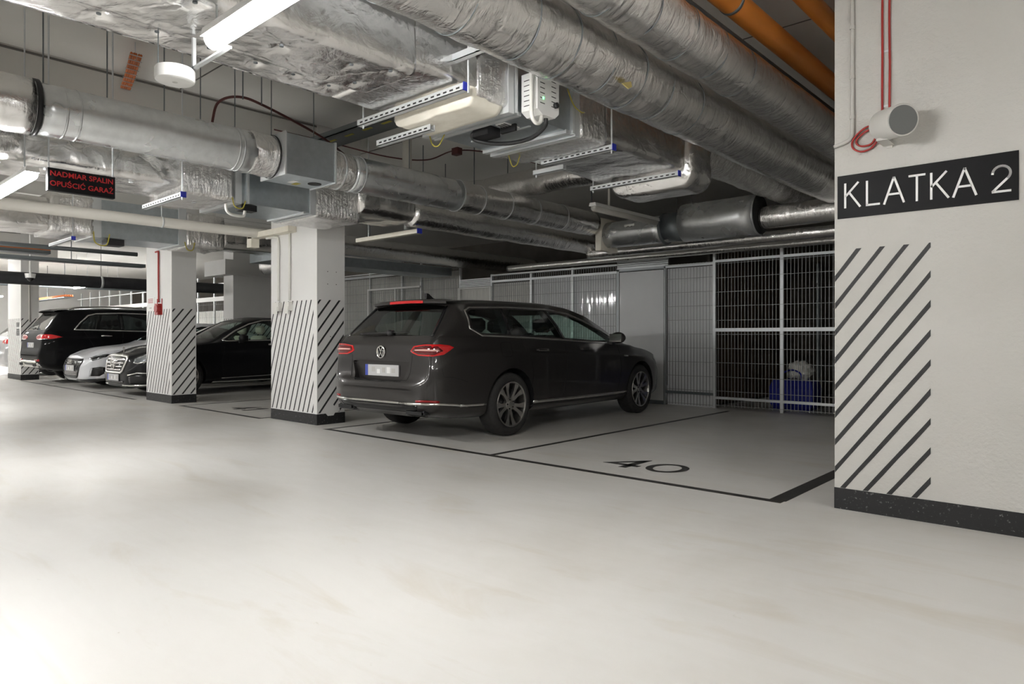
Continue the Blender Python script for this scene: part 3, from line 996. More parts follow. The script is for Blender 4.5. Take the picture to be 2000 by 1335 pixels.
part(t, 'earth_wire', tube(bez([(-9.58, 3.95, 2.34), (-9.57, 3.98, 2.24), (-9.57, 4.05, 2.24), (-9.57, 4.08, 2.34)], 8), 0.008, 6), 'yellow', True)
part(t, 'flat_duct', box(-10.6, -9.9, 5.4, 9.2, 2.24, 2.40), 'galvd')
t = thing('round_foil_duct', 'foil bend hanging right of the near column above the mesh fence', 'duct', (-11.6, 7.6, 2.3))
part(t, 'foil_jacket', tube(bez([(-13.4, 7.2, 2.52), (-12.6, 7.3, 2.50), (-11.9, 7.5, 2.50), (-11.3, 8.0, 2.58), (-11.0, 8.8, 2.62)], 10), 0.19, 24), 'foilW', True)
for x, y in ((-12.9, 7.25), (-11.2, 8.2)):
    part(t, 'hanger_rod', rod(x, y, 2.6), 'trayg')

# --- white drain pipe along the left
t = thing('white_pipe', 'long white drain pipe running to the near striped column', 'pipe', (-8.4, 1, 2.32))
part(t, 'pipe', tube([(-8.4, y, 2.385) for y in frange(-6.5, 4.3, 0.6)] + [(-8.39, 4.5, 2.385), (-8.38, 4.75, 2.385), (-8.38, 5.3, 2.385)], 0.06, 24), 'offwhite', True)
for y in (1.6, 3.2):
    part(t, 'hanger_rod', rod(-8.4, y, 2.44), 'steel')
    part(t, 'clamp', clamp_y(-8.4, y, 2.385, 0.06, 0.02), 'steel', True)
t = thing('white_downpipe', 'pale vertical pipe dropping behind the galvanised round duct', 'pipe', (-6.2, 5.06, 2.36))
part(t, 'upper_pipe', cyl((-6.2, 5.06, 2.9), (-6.2, 5.06, CEIL), 0.055, 20), 'offwhite', True)
part(t, 'lower_pipe', cyl((-6.2, 5.06, 2.28), (-6.2, 5.06, 2.95), 0.036, 16), 'steel', True)

# --- silencer duct in front of the storage cells
t = thing('silencer_duct', 'shiny galvanised round silencer above the storage cells', 'duct', (-4.2, 7.9, 2.26))
part(t, 'end_fitting', box(-5.42, -5.33, 7.70, 8.10, 2.22, 2.66), 'cream')
part(t, 'slim_section', ductX(circ(7.9, 2.44, 0.176, 64), frange(-5.36, -4.38, 0.2)), 'galv', True)
part(t, 'clamp', ductX(circ(7.9, 2.44, 0.20, 48), [-4.47, -4.44]), 'trayg', True)
part(t, 'connector', ductX(circ(7.9, 2.45, 0.185, 48), [-4.44, -4.16]), 'trayg', True)
part(t, 'silencer', ductX(circ(7.9, 2.48, 0.237, 64), frange(-4.18, -3.22, 0.2)), 'galv', True)
part(t, 'end_face', ductX(circ(7.9, 2.48, 0.232, 48), [-3.23, -3.215]), 'dark', True)
part(t, 'rim', ductX(circ(7.9, 2.48, 0.243, 48), [-3.24, -3.222]), 'galv', True)
part(t, 'foil_section', ductX(circ(7.92, 2.44, 0.13, 40), frange(-3.22, -1.36, 0.05), 0.008, 5), 'foilX', True)
part(t, 'name_label', box(-4.98, -4.83, 7.735, 7.742, 2.46, 2.53), 'signw')
part(t, 'label_mark', seg_bars([[(-4.95, 2.49), (-4.92, 2.505), (-4.90, 2.49), (-4.86, 2.50)]], 0.008, lambda a, b, d: (a, 7.733 - d, b), 0, 0.001), 'black')
for x in (-4.3, -4.1):
    part(t, 'hanger_rod', rod(x, 7.9, 2.6), 'trayg')
t = thing('insulated_pipe', 'slim dark foil pipe under the galvanised silencer', 'pipe', (-4, 8.35, 2.2))
part(t, 'jacket', ductX(circ(8.35, 2.275, 0.068, 28), frange(-6.0, -1.36, 0.06), 0.004, 8), 'foilX', True)
t = thing('insulated_pipe', 'long pale insulated pipe running above the storage cell fronts', 'pipe', (-5, 9.2, 2.2))
part(t, 'jacket', ductX(circ(9.2, 2.283, 0.052, 28), frange(-8.4, -1.36, 0.06), 0.003, 9), 'foilX', True)

# --- far left pipes and trays
t = thing('black_pipe', 'thick black insulated pipe crossing above the parked cars at far left', 'pipe', (-17.85, 2, 2.18))
part(t, 'jacket', ductY(circ(-17.85, 2.315, 0.135, 32), frange(-6.5, 8.5, 0.4), 0.004, 3), 'blackp', True)
part(t, 'clamp', clamp_y(-17.85, 5.45, 2.315, 0.137, 0.05), 'steel', True)
for y in (3.0, 5.45):
    part(t, 'hanger_rod', rod(-17.85, y, 2.44), 'trayg')
for x, z, w, lb, cbl in ((-14.0, 2.36, 0.24, 'dark grey cable tray above the white coupe', None), (-15.2, 2.60, 0.30, 'cable tray loaded with orange cables at far left', 'orangec')):
    t = thing('cable_tray', lb, 'cable tray', (x, 2, z))
    y1 = 5.0 if cbl is None else 3.75
    part(t, 'tray', join(box(x - w / 2, x + w / 2, -5, y1, z, z + 0.006), box(x + w / 2 - 0.006, x + w / 2, -5, y1, z, z + 0.06), box(x - w / 2, x - w / 2 + 0.006, -5, y1, z, z + 0.06)), 'trayg')
    if cbl:
        for k in range(7):
            part(t, 'cable', tube([(x - 0.12 + 0.04 * k, y, z + 0.06 + 0.02 * noise.noise(Vector((k, y, 0))) + 0.03 * (k % 2)) for y in frange(-5, y1, 0.25)], 0.022, 7), cbl, True)
    for y in (0.6, 2.2, 3.8):
        if y < y1:
            part(t, 'hanger_rod', rod(x, y, z, CEIL, 0.008), 'trayg')
for x, y0, y1, z, lb in ((-12.6, 0.5, 4.4, 2.45, 'thin black conduit reaching the column with the alarm'), (-24.0, -3, 9.0, 2.55, 'thin grey pipe under the far ceiling')):
    single('conduit', cyl((x, y0, z), (x, y1, z), 0.035, 12), 'trayg', lb, 'pipe', smooth=True)
t = thing('cable_tray', 'distant tray of orange cables beside the far strip light', 'cable tray', (-28.5, 7.0, 2.34))
part(t, 'tray', box(-31, -26, 6.85, 7.15, 2.34, 2.36), 'trayg')
for k in range(4):
    part(t, 'cable', cyl((-31, 6.9 + 0.06 * k, 2.40), (-26, 6.9 + 0.06 * k, 2.40), 0.04, 8), 'orangec', True)
for x in (-30.5, -28.5, -26.5):
    part(t, 'hanger_rod', rod(x, 7.0, 2.36, CEIL, 0.01), 'trayg')
# orange cable tray under the ceiling at upper left
t = thing('cable_tray', 'wire tray with orange cables under the ceiling above the galvanised duct', 'cable tray', (-7.0, 2.38, 3.40))
for k in range(5):
    part(t, 'cable', tube([(x, 2.125 + 0.018 * k + 0.006 * noise.noise(Vector((k, x * 2, 3))) - (x + 6.2) * 0.245, 3.42) for x in frange(-6.2, -7.13, 0.1)], 0.010, 7), 'orangec', True)
part(t, 'tray_wires', join(*[cyl((x, 2.105 - 0.245 * (x + 6.2), 3.405), (x, 2.215 - 0.245 * (x + 6.2), 3.405), 0.004, 5) for x in frange(-6.2, -7.13, 0.11)]), 'steel', kind='stuff')
for x in (-6.3, -7.0):
    part(t, 'hanger_rod', rod(x, 2.16 - 0.245 * (x + 6.2), 3.41), 'steel')
# dark tray with yellow marks, under the ceiling right of it
t = thing('cable_tray', 'dark cable tray with yellow marks behind the wide foil duct', 'cable tray', (-6.9, 4.4, 3.2))
part(t, 'tray', join(box(-7.1, -5.2, 4.15, 4.45, 3.20, 3.21), box(-7.1, -5.2, 4.15, 4.16, 3.20, 3.26), box(-7.1, -5.2, 4.44, 4.45, 3.20, 3.26)), 'trayg')
for k in range(5):
    part(t, 'yellow_mark', box(-6.9 + k * 0.32, -6.76 + k * 0.32, 4.25, 4.28, 3.196, 3.20), 'yellow')
part(t, 'vertical_tray', box(-7.14, -7.10, 4.1, 4.4, 2.9, 3.25), 'trayg')
# red alarm cable under the ceiling
t = thing('alarm_cable', 'dark red cable sagging under the ceiling right of the pale downpipe', 'cable', (-6.3, 5.2, 3.3))
part(t, 'cable', tube(bez([(-7.1, 3.9, 3.36), (-6.9, 4.6, 3.30), (-6.6, 5.1, 3.20), (-6.3, 5.45, 3.18), (-6.0, 5.65, 3.28), (-5.7, 6.05, 3.26), (-5.2, 6.6, 3.10)], 10), 0.008, 6), 'maroon', True)
part(t, 'junction_box', box(-6.03, -5.93, 5.6, 5.68, 3.22, 3.30), 'maroon')
t = thing('alarm_cable', 'dark cable drooping from the ceiling left of the wide duct end', 'cable', (-6.0, 2.9, 3.1))
part(t, 'cable', tube(bez([(-6.1, 2.75, 2.95), (-6.08, 2.8, 3.15), (-6.0, 2.95, 3.22), (-6.0, 3.2, 3.2), (-6.2, 3.9, 3.12), (-6.6, 4.5, 3.1)], 8), 0.012, 6), 'maroon', True)
part(t, 'bracket', join(rod(-5.98, 2.98, 3.2, CEIL - 0.004), rod(-5.98, 3.16, 3.2, CEIL - 0.004)), 'trayg')
t = thing('pipe_hanger', 'thin dark hanger rods in the shadow above the estate car', 'hanger', (-6.3, 6.5, 2.7))
for i, (x, y) in enumerate(((-6.9, 5.9), (-6.1, 6.05), (-6.4, 7.0), (-5.2, 7.3), (-7.4, 6.75))):
    part(t, 'rod', rod(x, y, 2.7, CEIL, 0.007), 'trayg')


# ------------------------------------------------------------------ lamps
def lamp(x0, x1, y, z, label, on=True, axis='x', group=None, susp=True, rods=None):
    t = thing('strip_light', label, 'lamp', ((x0 + x1) / 2, y, z), group=group)
    if axis == 'x':
        P = lambda s, a, b: (s, y + a, z + b)
    else:
        P = lambda s, a, b: (y + a, s, z + b)
    prof = [(0.040 * cos(a), 0.045 * sin(a)) for a in [pi - 0.25 + (pi + 0.5) * k / 8 for k in range(9)]]
    part(t, 'diffuser', rings([[P(s, a * e, b * e) for a, b in prof] for s, e in ((x0, 0.55), (x0 + 0.015, 1.0), (x1 - 0.015, 1.0), (x1, 0.55))]), 'lamp' if on else 'lampoff', True)
    part(t, 'housing', rings([[P(s, a, b) for a, b in ((-0.044, 0.009), (0.044, 0.009), (0.036, 0.045), (-0.036, 0.045))] for s in (x0 - 0.01, x1 + 0.01)]), 'whitem')
    if susp:
        for s, zt in rods or ((x0 + 0.2, CEIL), (x1 - 0.2, CEIL)):
            part(t, 'hanger_rod', cyl(P(s, 0, 0.03), P(s, 0, zt - z), 0.005, 6), 'steel')
    return t


lamp(-2.93, -1.48, 1.32, 2.32, 'lit white strip light below the wide foil duct', rods=((-2.88, 2.455), (-1.54, CEIL)))
lamp(-7.05, -5.75, 1.32, 2.20, 'lit strip light at the left edge beside the red warning sign')
lamp(-12.9, -11.6, 1.32, 2.20, 'lit strip light outside left between the ducts')
lamp(-17.2, -15.9, 1.32, 2.45, 'lit strip light beyond the far foil duct')
lamp(-21.4, -20.1, 1.32, 2.45, 'lit strip light over the lane before the far column')
lamp(1.7, 3.1, 1.32, 2.32, 'added unseen strip light at the right end of the lane')  # added out of view to brighten the right lane and bays
lamp(-8.05, -6.85, -3.6, 2.30, 'added unseen strip light over the opposite bays, farther left of the viewer')  # unseen lamp added to lift the column fronts and left lane
lamp(-29.3, -27.8, 6.1, 2.50, 'lit strip light in the far distance above the off-road car')
lamp(-26.5, -25.2, 1.0, 2.45, 'lit strip light in the far distance behind the far left column')
lamp(-24.0, -22.6, 6.6, 2.55, 'lit strip light above the silver car')
lamp(-34.0, -32.6, 3.0, 2.55, 'added strip light near the far wall')  # added lamps from here to the cages, brightening the far end
lamp(-36.5, -35.1, 7.0, 2.75, 'added strip light deep in the far corner')  # added for the far end brightness
lamp(-31.5, -30.1, -1.5, 2.6, 'added strip light far left of the lane')  # unseen, added to light the far lane
lamp(-29.6, -28.2, 3.2, 2.8, 'added strip light in the distance over the lane')  # added fill for the far end, out of view
lamp(-23.6, -22.2, 3.6, 2.9, 'added strip light behind the far left column')  # added out of view to light the far bays
lamp(-26.4, -25.0, 8.2, 2.85, 'added strip light beside the distant cages')  # added to brighten the far cages
lamp(5.95, 7.25, -4.22, 2.42, 'unlit dusty strip light hanging in front of the silencer', on=False, axis='y', susp=False)
single('lamp_hanger', cyl((-4.22, 6.25, 2.45), (-4.22, 6.25, CEIL), 0.012, 8), 'offwhite', 'pale rod holding the unlit strip light', 'rod', smooth=True)

# round white access point hanging beside the light
t = thing('access_point', 'round white disc-shaped antenna hanging below the foil duct', 'antenna', (-3.31, 1.32, 2.235))
prof = [(0.0, 0.0), (0.074, 0.0), (0.084, 0.006), (0.087, 0.018), (0.087, 0.055), (0.082, 0.063), (0.0, 0.07)]
part(t, 'disc', rings([[(-3.31 + max(r, 1e-4) * cos(a), 1.32 + max(r, 1e-4) * sin(a), 2.235 + z) for a in [2 * pi * k / 48 for k in range(48)]] for r, z in prof]), 'whitem', 40)
part(t, 'emblem', cyl((-3.31, 1.32, 2.2345), (-3.31, 1.32, 2.2355), 0.012, 16), 'plateg')
part(t, 'bracket', join(box(-3.26, -3.245, 1.375, 1.39, 2.30, 2.445), box(-3.30, -2.9, 1.375, 1.395, 2.30, 2.31)), 'steel')
part(t, 'hanger_wire', cyl((-3.375, 1.27, 2.30), (-3.375, 1.27, 2.52), 0.003, 5), 'trayg')

# warning sign
sx = -5.775
t = thing('warning_sign', 'black hanging sign with red words NADMIAR SPALIN OPUŚCIĆ GARAŻ', 'sign', (sx, 1.64, 2.10))
part(t, 'case', box(sx - 0.05, sx, 1.42, 1.86, 2.105, 2.268), 'signb')
tp = lambda a, b, d: (sx + 0.0008, 1.64 + a, 2.10 + b)
part(t, 'lettering', text_mesh('NADMIAR SPALIN', 0.0525, lambda a, b, d: tp(a, b + 0.112, d), 0, 'CENTER', 0.0008), 'led')
part(t, 'lettering', text_mesh('OPU\u015aCI\u0106 GARA\u017b', 0.0525, lambda a, b, d: tp(a, b + 0.04, d), 0, 'CENTER', 0.0008), 'led')
for y in (1.43, 1.85):
    part(t, 'hanger_rod', rod(sx - 0.02, y, 2.26, CEIL, 0.006), 'steel')

# dome camera at far left
t = thing('dome_camera', 'white dome camera hanging from the ceiling at far left', 'camera', (-17.0, 3.87, 2.19))
part(t, 'housing', tube([(-17.0, 3.87, 2.36), (-17.0, 3.87, 2.27)], [0.10, 0.085], 20), 'whitem', 40)
part(t, 'dome', tube([(-17.0, 3.87, 2.275), (-17.0, 3.87, 2.25), (-17.0, 3.87, 2.22), (-17.0, 3.87, 2.20)], [0.066, 0.062, 0.045, 0.015], 20), 'gloss', True)
part(t, 'stem', cyl((-17.0, 3.87, 2.36), (-17.0, 3.87, CEIL), 0.02, 8), 'whitem')

# speaker and cables on the stairwell wall
fc = Vector((-0.925, 4.215, 2.235))
ax = Vector((0.66, -0.72, -0.14)).normalized()
t = thing('wall_speaker', 'grey cylindrical loudspeaker above the black sign', 'speaker', (-1.05, WY, 2.2))
part(t, 'shell', tube([fc - ax * 0.20, fc - ax * 0.195, fc - ax * 0.01, fc], [0.070, 0.086, 0.090, 0.086], 36), 'speaker', 40)
part(t, 'grille', tube([fc - ax * 0.002, fc + ax * 0.002], [0.080, 0.078], 36), 'grillg', 40)
part(t, 'bracket', join(box(-1.08, -1.02, 4.30, WY, 2.165, 2.18), box(-1.06, -1.03, WY - 0.01, WY, 2.15, 2.25)), 'speaker')
part(t, 'cable', tube(bez([(-1.08, WY - 0.012, 2.30), (-1.17, WY - 0.02, 2.29), (-1.235, WY - 0.015, 2.24), (-1.245, WY - 0.012, 2.19), (-1.20, WY - 0.012, 2.155), (-1.14, WY - 0.015, 2.165), (-1.10, WY - 0.02, 2.21)], 10), 0.006, 6), 'redc', True)
part(t, 'cable', tube(bez([(-1.09, WY - 0.012, 2.275), (-1.16, WY - 0.02, 2.27), (-1.215, WY - 0.015, 2.235), (-1.22, WY - 0.012, 2.205), (-1.19, WY - 0.012, 2.185), (-1.14, WY - 0.015, 2.19), (-1.11, WY - 0.02, 2.23)], 10), 0.006, 6), 'redc', True)
t = thing('alarm_cable', 'pair of red cables running up the wall from the speaker', 'cable', (-1.06, WY, 2.32))
for x in (-1.082, -1.045):
    part(t, 'cable', tube([(x + 0.004 * noise.noise(Vector((x * 30, z * 3, 0))), WY - 0.008, z) for z in frange(2.28, CEIL, 0.06)], 0.0065, 7), 'redc', True)
for z in (2.40, 2.72, 3.04):
    part(t, 'clip', box(-1.092, -1.036, WY - 0.004, WY, z - 0.006, z + 0.006), 'steel')
t = thing('wall_conduit', 'painted vertical conduit near the edge of the stairwell wall', 'conduit', (-1.24, WY, 2.2))
part(t, 'tube', tube(bez([(-1.245, WY - 0.012, CEIL), (-1.245, WY - 0.012, 3.0), (-1.245, WY - 0.012, 2.5), (-1.245, WY - 0.012, 2.29), (-1.255, WY - 0.012, 2.245), (-1.29, WY - 0.012, 2.225), (-1.35, WY - 0.012, 2.21)], 8), 0.0115, 8), 'wall', True)
for z in (2.36, 2.60, 2.90, 3.2):
    part(t, 'clip', tube([(-1.245, WY - 0.012, z), (-1.245, WY - 0.012, z + 0.02)], 0.016, 8), 'wall')

# conduits and boxes on the near column
for x, xb, lb, w in ((-8.005, -8.02, 'left pale conduit with socket box on the near column', 0.075), (-7.735, -7.745, 'right pale conduit with switch box on the near column', 0.05)):
    t = thing('column_conduit', lb, 'conduit', (x, 4.475, 1.36))
    part(t, 'tube', tube(bez([(x - 0.0, 4.455, 1.50), (x, 4.455, 1.9), (x, 4.455, 2.24), (x - 0.05, 4.455, 2.31), (x - 0.3, 4.455, 2.32)], 8) if w > 0.06 else [(x, 4.455, 1.5), (x, 4.455, 2.6)], 0.015, 8), 'whitep', True)
    part(t, 'box', box(xb - w, xb + w, 4.42, 4.475, 1.37, 1.48), 'whitep')
    part(t, 'box_lid', box(xb - w * 0.75, xb + w * 0.75, 4.412, 4.42, 1.335, 1.425), 'whitep')
    for z in (1.62, 1.9, 2.15):
        part(t, 'clip', cyl((x, 4.455, z), (x, 4.455, z + 0.02), 0.02, 8), 'whitep')
t = thing('cable_duct', 'cream cable channel at the top of the near column', 'duct', (-8.3, 4.4, 2.25))
part(t, 'channel', box(-8.62, -7.6, 4.36, 4.47, 2.33, 2.40), 'cream')
part(t, 'drop', box(-8.64, -8.52, 4.36, 4.47, 2.22, 2.40), 'cream')

# alarm and notice on the second column
t = thing('fire_alarm', 'red fire alarm device with red conduit on the farther column', 'alarm', (-11.6, 4.40, 1.42))
part(t, 'conduit', tube(bez([(-11.75, 4.38, 2.42), (-11.66, 4.38, 2.42), (-11.63, 4.38, 2.38), (-11.63, 4.38, 2.0), (-11.62, 4.38, 1.6)], 8), 0.014, 8), 'redc', True)
part(t, 'sounder', tube([(-11.62, 4.40, 1.50), (-11.62, 4.33, 1.50)], [0.075, 0.065], 20), 'red', 40)
part(t, 'base_box', box(-11.68, -11.56, 4.34, 4.40, 1.40, 1.58), 'red')
part(t, 'frame', join(box(-11.72, -11.70, 4.39, 4.40, 1.40, 1.66), box(-11.54, -11.52, 4.39, 4.40, 1.40, 1.66)), 'red')
t = thing('notice_sheet', 'small white notice with red print on the farther column', 'notice', (-12.0, 4.395, 1.5))
part(t, 'sheet', box(-12.13, -11.83, 4.392, 4.40, 1.47, 1.69), 'paper')
for k in range(5):
    part(t, 'print_line', box(-12.09, -11.88, 4.391, 4.392, 1.60 + 0.016 * k, 1.607 + 0.016 * k), 'redc')
part(t, 'print_mark', box(-12.04, -11.94, 4.391, 4.392, 1.51, 1.53), 'plateg')


# ------------------------------------------------------------------ storage cages
FY = 9.47


def wire_panel(x0, x1, z0, z1, y=FY, dx=0.05, dz=0.2, r=0.0032):
    P = []
    for x in frange(x0, x1, dx):
        P.append(box(x - r, x + r, y - r, y + r, z0, z1))
    for z in frange(z0 + 0.02, z1 - 0.02, dz):
        P.append(box(x0, x1, y - 3 * r, y - r, z - r, z + r))
    return join(*P)


def corr_sheet(x0, x1, z0, z1, y):
    xs = frange(x0, x1, 0.045)
    V = [(x, y + (0.012 if (i // 2) % 2 else 0.0), z) for z in (z0, z1) for i, x in enumerate(xs)]
    n = len(xs)
    V += [(x, y + 0.03, z) for z in (z0, z1) for x in (x0, x1)]
    F = [(i, i + 1, n + i + 1, n + i) for i in range(n - 1)]
    b = 2 * n
    F += [(b + 1, b, b + 2, b + 3), (0, n, b + 2, b), (n - 1, b + 1, b + 3, 2 * n - 1)]
    return V, F


def post(t, x, z0, z1, w=0.04, mat='steel'):
    part(t, 'post', box(x - w / 2, x + w / 2, FY - 0.005, FY + 0.04, z0, z1), mat)


def rail(t, x0, x1, z, h=0.04, mat='steel', y=0.0):
    part(t, 'rail', box(x0, x1, FY - 0.008 + y, FY + 0.036 + y, z - h / 2, z + h / 2), mat)


# dark cell at right with double gate
t = thing('cage_gate', 'mesh double gate of the dark storage cell at right', 'gate', (-3.0, FY, 0))
for x in (-4.546, -3.56, -2.57, -1.58):
    post(t, x, 0, 2.36)
for z in (0.155, 1.148, 2.155, 2.33):
    rail(t, -4.546, -1.40, z, 0.05 if z == 1.148 else 0.035)
part(t, 'wire_mesh', wire_panel(-4.53, -1.40, 0.03, 2.34), 'wire', kind='stuff')
# panel bay
t = thing('mesh_fence', 'mesh panel over a smooth light grey sheet beside the dark cell', 'panel', (-4.95, FY, 0))
part(t, 'backing_sheet', box(-5.34, -4.57, FY + 0.05, FY + 0.07, 0.0, 2.10), 'panel')
part(t, 'wire_mesh', wire_panel(-5.33, -4.57, 0.02, 2.16), 'wire', kind='stuff')
rail(t, -5.35, -4.56, 2.13)
rail(t, -5.35, -4.56, 0.20, 0.035, 'trayg')
# white door with louvres above
t = thing('storage_door', 'smooth pale grey sliding door in front of the car nose', 'door', (-5.78, FY, 0))
part(t, 'leaf', box(-6.19, -5.37, FY - 0.01, FY + 0.03, 0.06, 2.10), 'panel')
part(t, 'frame', join(box(-6.235, -6.19, FY - 0.015, FY + 0.04, 0, 2.14), box(-5.37, -5.345, FY - 0.015, FY + 0.04, 0, 2.14), box(-6.235, -5.345, FY - 0.015, FY + 0.04, 2.105, 2.14)), 'zincd')
part(t, 'edge_gap', join(box(-6.19, -6.182, FY - 0.0115, FY - 0.01, 0.06, 2.1), box(-5.378, -5.37, FY - 0.0115, FY - 0.01, 0.06, 2.1), box(-6.19, -5.37, FY - 0.0115, FY - 0.01, 2.09, 2.1)), 'dark')
part(t, 'threshold', box(-6.235, -5.345, FY, FY + 0.05, 0, 0.06), 'trayg')
for k in range(5):
    part(t, 'louvre', box(-6.23, -5.30, FY - 0.01, FY + 0.02, 2.155 + 0.028 * k, 2.175 + 0.028 * k), 'steel')
part(t, 'louvre_shade', box(-6.23, -5.345, FY + 0.022, FY + 0.03, 2.15, 2.30), 'dark')  # dark sheet put in as the shade between the louvres
part(t, 'track', box(-6.235, -5.345, FY - 0.02, FY, 2.14, 2.155), 'steel')
# corrugated bays
t = thing('mesh_fence', 'mesh panels over grey sheets behind the car windows', 'panel', (-7.65, FY, 0))
part(t, 'backing_sheet', corr_sheet(-8.06, -6.25, 0.0, 2.08, FY + 0.04), 'panel')
part(t, 'backing_sheet', corr_sheet(-9.06, -8.10, 0.0, 2.06, FY + 0.04), 'corr')
part(t, 'wire_mesh', wire_panel(-9.06, -6.26, 0.03, 2.22), 'wire', kind='stuff')
for x in (-9.08, -8.09, -7.15):
    post(t, x, 0, 2.24)
rail(t, -9.08, -6.24, 2.10)
rail(t, -9.08, -6.24, 2.22, 0.025)
t = thing('storage_door', 'corrugated storage door with louvres left of the car roof aerial', 'door', (-9.52, FY, 0))
part(t, 'leaf', corr_sheet(-9.92, -9.12, 0.04, 1.99, FY + 0.02), 'corr')
part(t, 'frame', join(box(-9.99, -9.93, FY - 0.02, FY + 0.04, 0, 2.0), box(-9.12, -9.08, FY - 0.02, FY + 0.04, 0, 2.0), box(-9.99, -9.08, FY - 0.02, FY + 0.04, 1.99, 2.02)), 'whitem')
for k in range(5):
    part(t, 'louvre', box(-9.97, -9.10, FY - 0.01, FY + 0.02, 2.03 + 0.032 * k, 2.052 + 0.032 * k), 'steel')
post(t, -9.95, 2.0, 2.42, 0.03)
t = thing('mesh_fence', 'tall mesh panels over corrugated sheets behind the near column', 'panel', (-12.0, FY, 0))
part(t, 'backing_sheet', corr_sheet(-14.6, -10.0, 0.0, 2.38, FY + 0.05), 'corr')
part(t, 'wire_mesh', wire_panel(-14.6, -10.0, 0.03, 2.44), 'wire', kind='stuff')
rail(t, -14.6, -11.0, 2.42, 0.05)
rail(t, -14.6, -11.0, 2.48, 0.02)
for x in (-12.94, -11.78, -11.15):
    post(t, x, 0, 2.7 if x > -12.9 else 2.75, 0.03)
part(t, 'slide_rail', box(-12.96, -11.12, FY - 0.06, FY - 0.03, 2.09, 2.125), 'whitem')
part(t, 'door_post', box(-12.97, -12.92, FY - 0.05, FY, 0, 2.09), 'whitem')
part(t, 'door_post', box(-11.98, -11.94, FY - 0.05, FY, 0, 2.09), 'whitem')
t = thing('mesh_fence', 'distant mesh cage row with white top rail at left', 'panel', (-23, FY, 0))
part(t, 'wire_mesh', wire_panel(-34, -17.2, 0.03, 2.25, dx=0.1), 'wire', kind='stuff')
part(t, 'top_rail', box(-34, -17.2, FY - 0.02, FY + 0.03, 2.13, 2.26), 'whitem')
part(t, 'backing_sheet', box(-34, -17.2, FY + 0.9, FY + 0.92, 0.0, 1.9), 'corr')
for x in frange(-33.5, -17.4, 1.15):
    post(t, x, 0, 2.9, 0.06)
rail(t, -34, -17.2, 2.65, 0.03)
# inside the cell: slatted side, floor goods
cell = thing('slatted_partition', 'dark brown slatted partition inside the storage cell', 'partition', (-4.6, 11, 0))
for k in range(15):
    part(cell, 'slat', box(-4.66, -4.62, 9.72 + k * 0.19, 9.84 + k * 0.19, 0.05, 2.4), 'wood')
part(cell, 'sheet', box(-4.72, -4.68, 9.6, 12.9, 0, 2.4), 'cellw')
for x in (-4.0, -3.3):
    part(cell, 'upright', box(x, x + 0.05, 12.2, 12.25, 0, 2.3), 'trayg')
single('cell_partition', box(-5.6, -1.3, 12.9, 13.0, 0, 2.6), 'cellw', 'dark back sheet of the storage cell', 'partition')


def lumpy(c, s, amp, seed, n=14):
    rs = []
    for i in range(n + 1):
        ph = -pi / 2 + pi * i / n
        ring = []
        for j in range(20):
            th = 2 * pi * j / 20
            p = Vector((cos(ph) * cos(th), cos(ph) * sin(th), sin(ph)))
            k = 1 + amp * noise.noise(p * 2.1 + Vector((seed, 0, 0))) + amp * 0.4 * noise.noise(p * 5 + Vector((seed, 3, 0)))
            z = c[2] + p.z * k * s[2]
            ring.append((c[0] + p.x * k * s[0], c[1] + p.y * k * s[1], max(z, 0.001)))
        rs.append(ring)
    return rings(rs)


t = thing('storage_bag', 'large blue shopping bag inside the dark storage cell', 'bag', (-3.62, 10.15, 0))
part(t, 'bag', rings([[(-3.62 + sx_ * w, 10.15 + sy_ * d, z) for sx_, sy_ in ((-1, -1), (0, -1.05), (1, -1), (1.03, 0), (1, 1), (0, 1.05), (-1, 1), (-1.03, 0))] for w, d, z in ((0.26, 0.16, 0.0), (0.30, 0.19, 0.1), (0.31, 0.2, 0.3), (0.27, 0.15, 0.42))]), 'bluebag')
for yy in (10.02, 10.28):
    part(t, 'handle', tube(bez([(-3.76, yy, 0.40), (-3.74, yy, 0.52), (-3.62, yy, 0.57), (-3.50, yy, 0.52), (-3.48, yy, 0.40)], 6), 0.012, 6), 'bluebag')
single('bundle', lumpy((-3.55, 10.15, 0.555), (0.16, 0.12, 0.13), 0.5, 4), 'cloth', 'pale crumpled cloth bundle on the blue bag', 'bundle', smooth=True)


# ------------------------------------------------------------------ cars
def pchip(tab):
    xs = [p[0] for p in tab]
    ys = [p[1] for p in tab]
    n = len(xs)
    h = [xs[i + 1] - xs[i] for i in range(n - 1)]
    d = [(ys[i + 1] - ys[i]) / h[i] for i in range(n - 1)]
    m = [d[0]] + [0 if d[i - 1] * d[i] <= 0 else 2 * d[i - 1] * d[i] / (d[i - 1] + d[i]) for i in range(1, n - 1)] + [d[-1]]

    def f(x):
        if x <= xs[0]:
            return ys[0]
        if x >= xs[-1]:
            return ys[-1]
        i = 0
        while x > xs[i + 1]:
            i += 1
        t = (x - xs[i]) / h[i]
        a, b = ys[i], ys[i + 1]
        return (a * (1 + 2 * t) * (1 - t) ** 2 + b * t * t * (3 - 2 * t) + h[i] * (m[i] * t * (1 - t) ** 2 + m[i + 1] * t * t * (t - 1)))
    return f


def chaikin(P, it):
    for _ in range(it):
        Q = [P[0]]
        for a, b in zip(P[:-1], P[1:]):
            Q.append((a[0] * .75 + b[0] * .25, a[1] * .75 + b[1] * .25))
            Q.append((a[0] * .25 + b[0] * .75, a[1] * .25 + b[1] * .75))
        Q.append(P[-1])
        P = Q
    return P


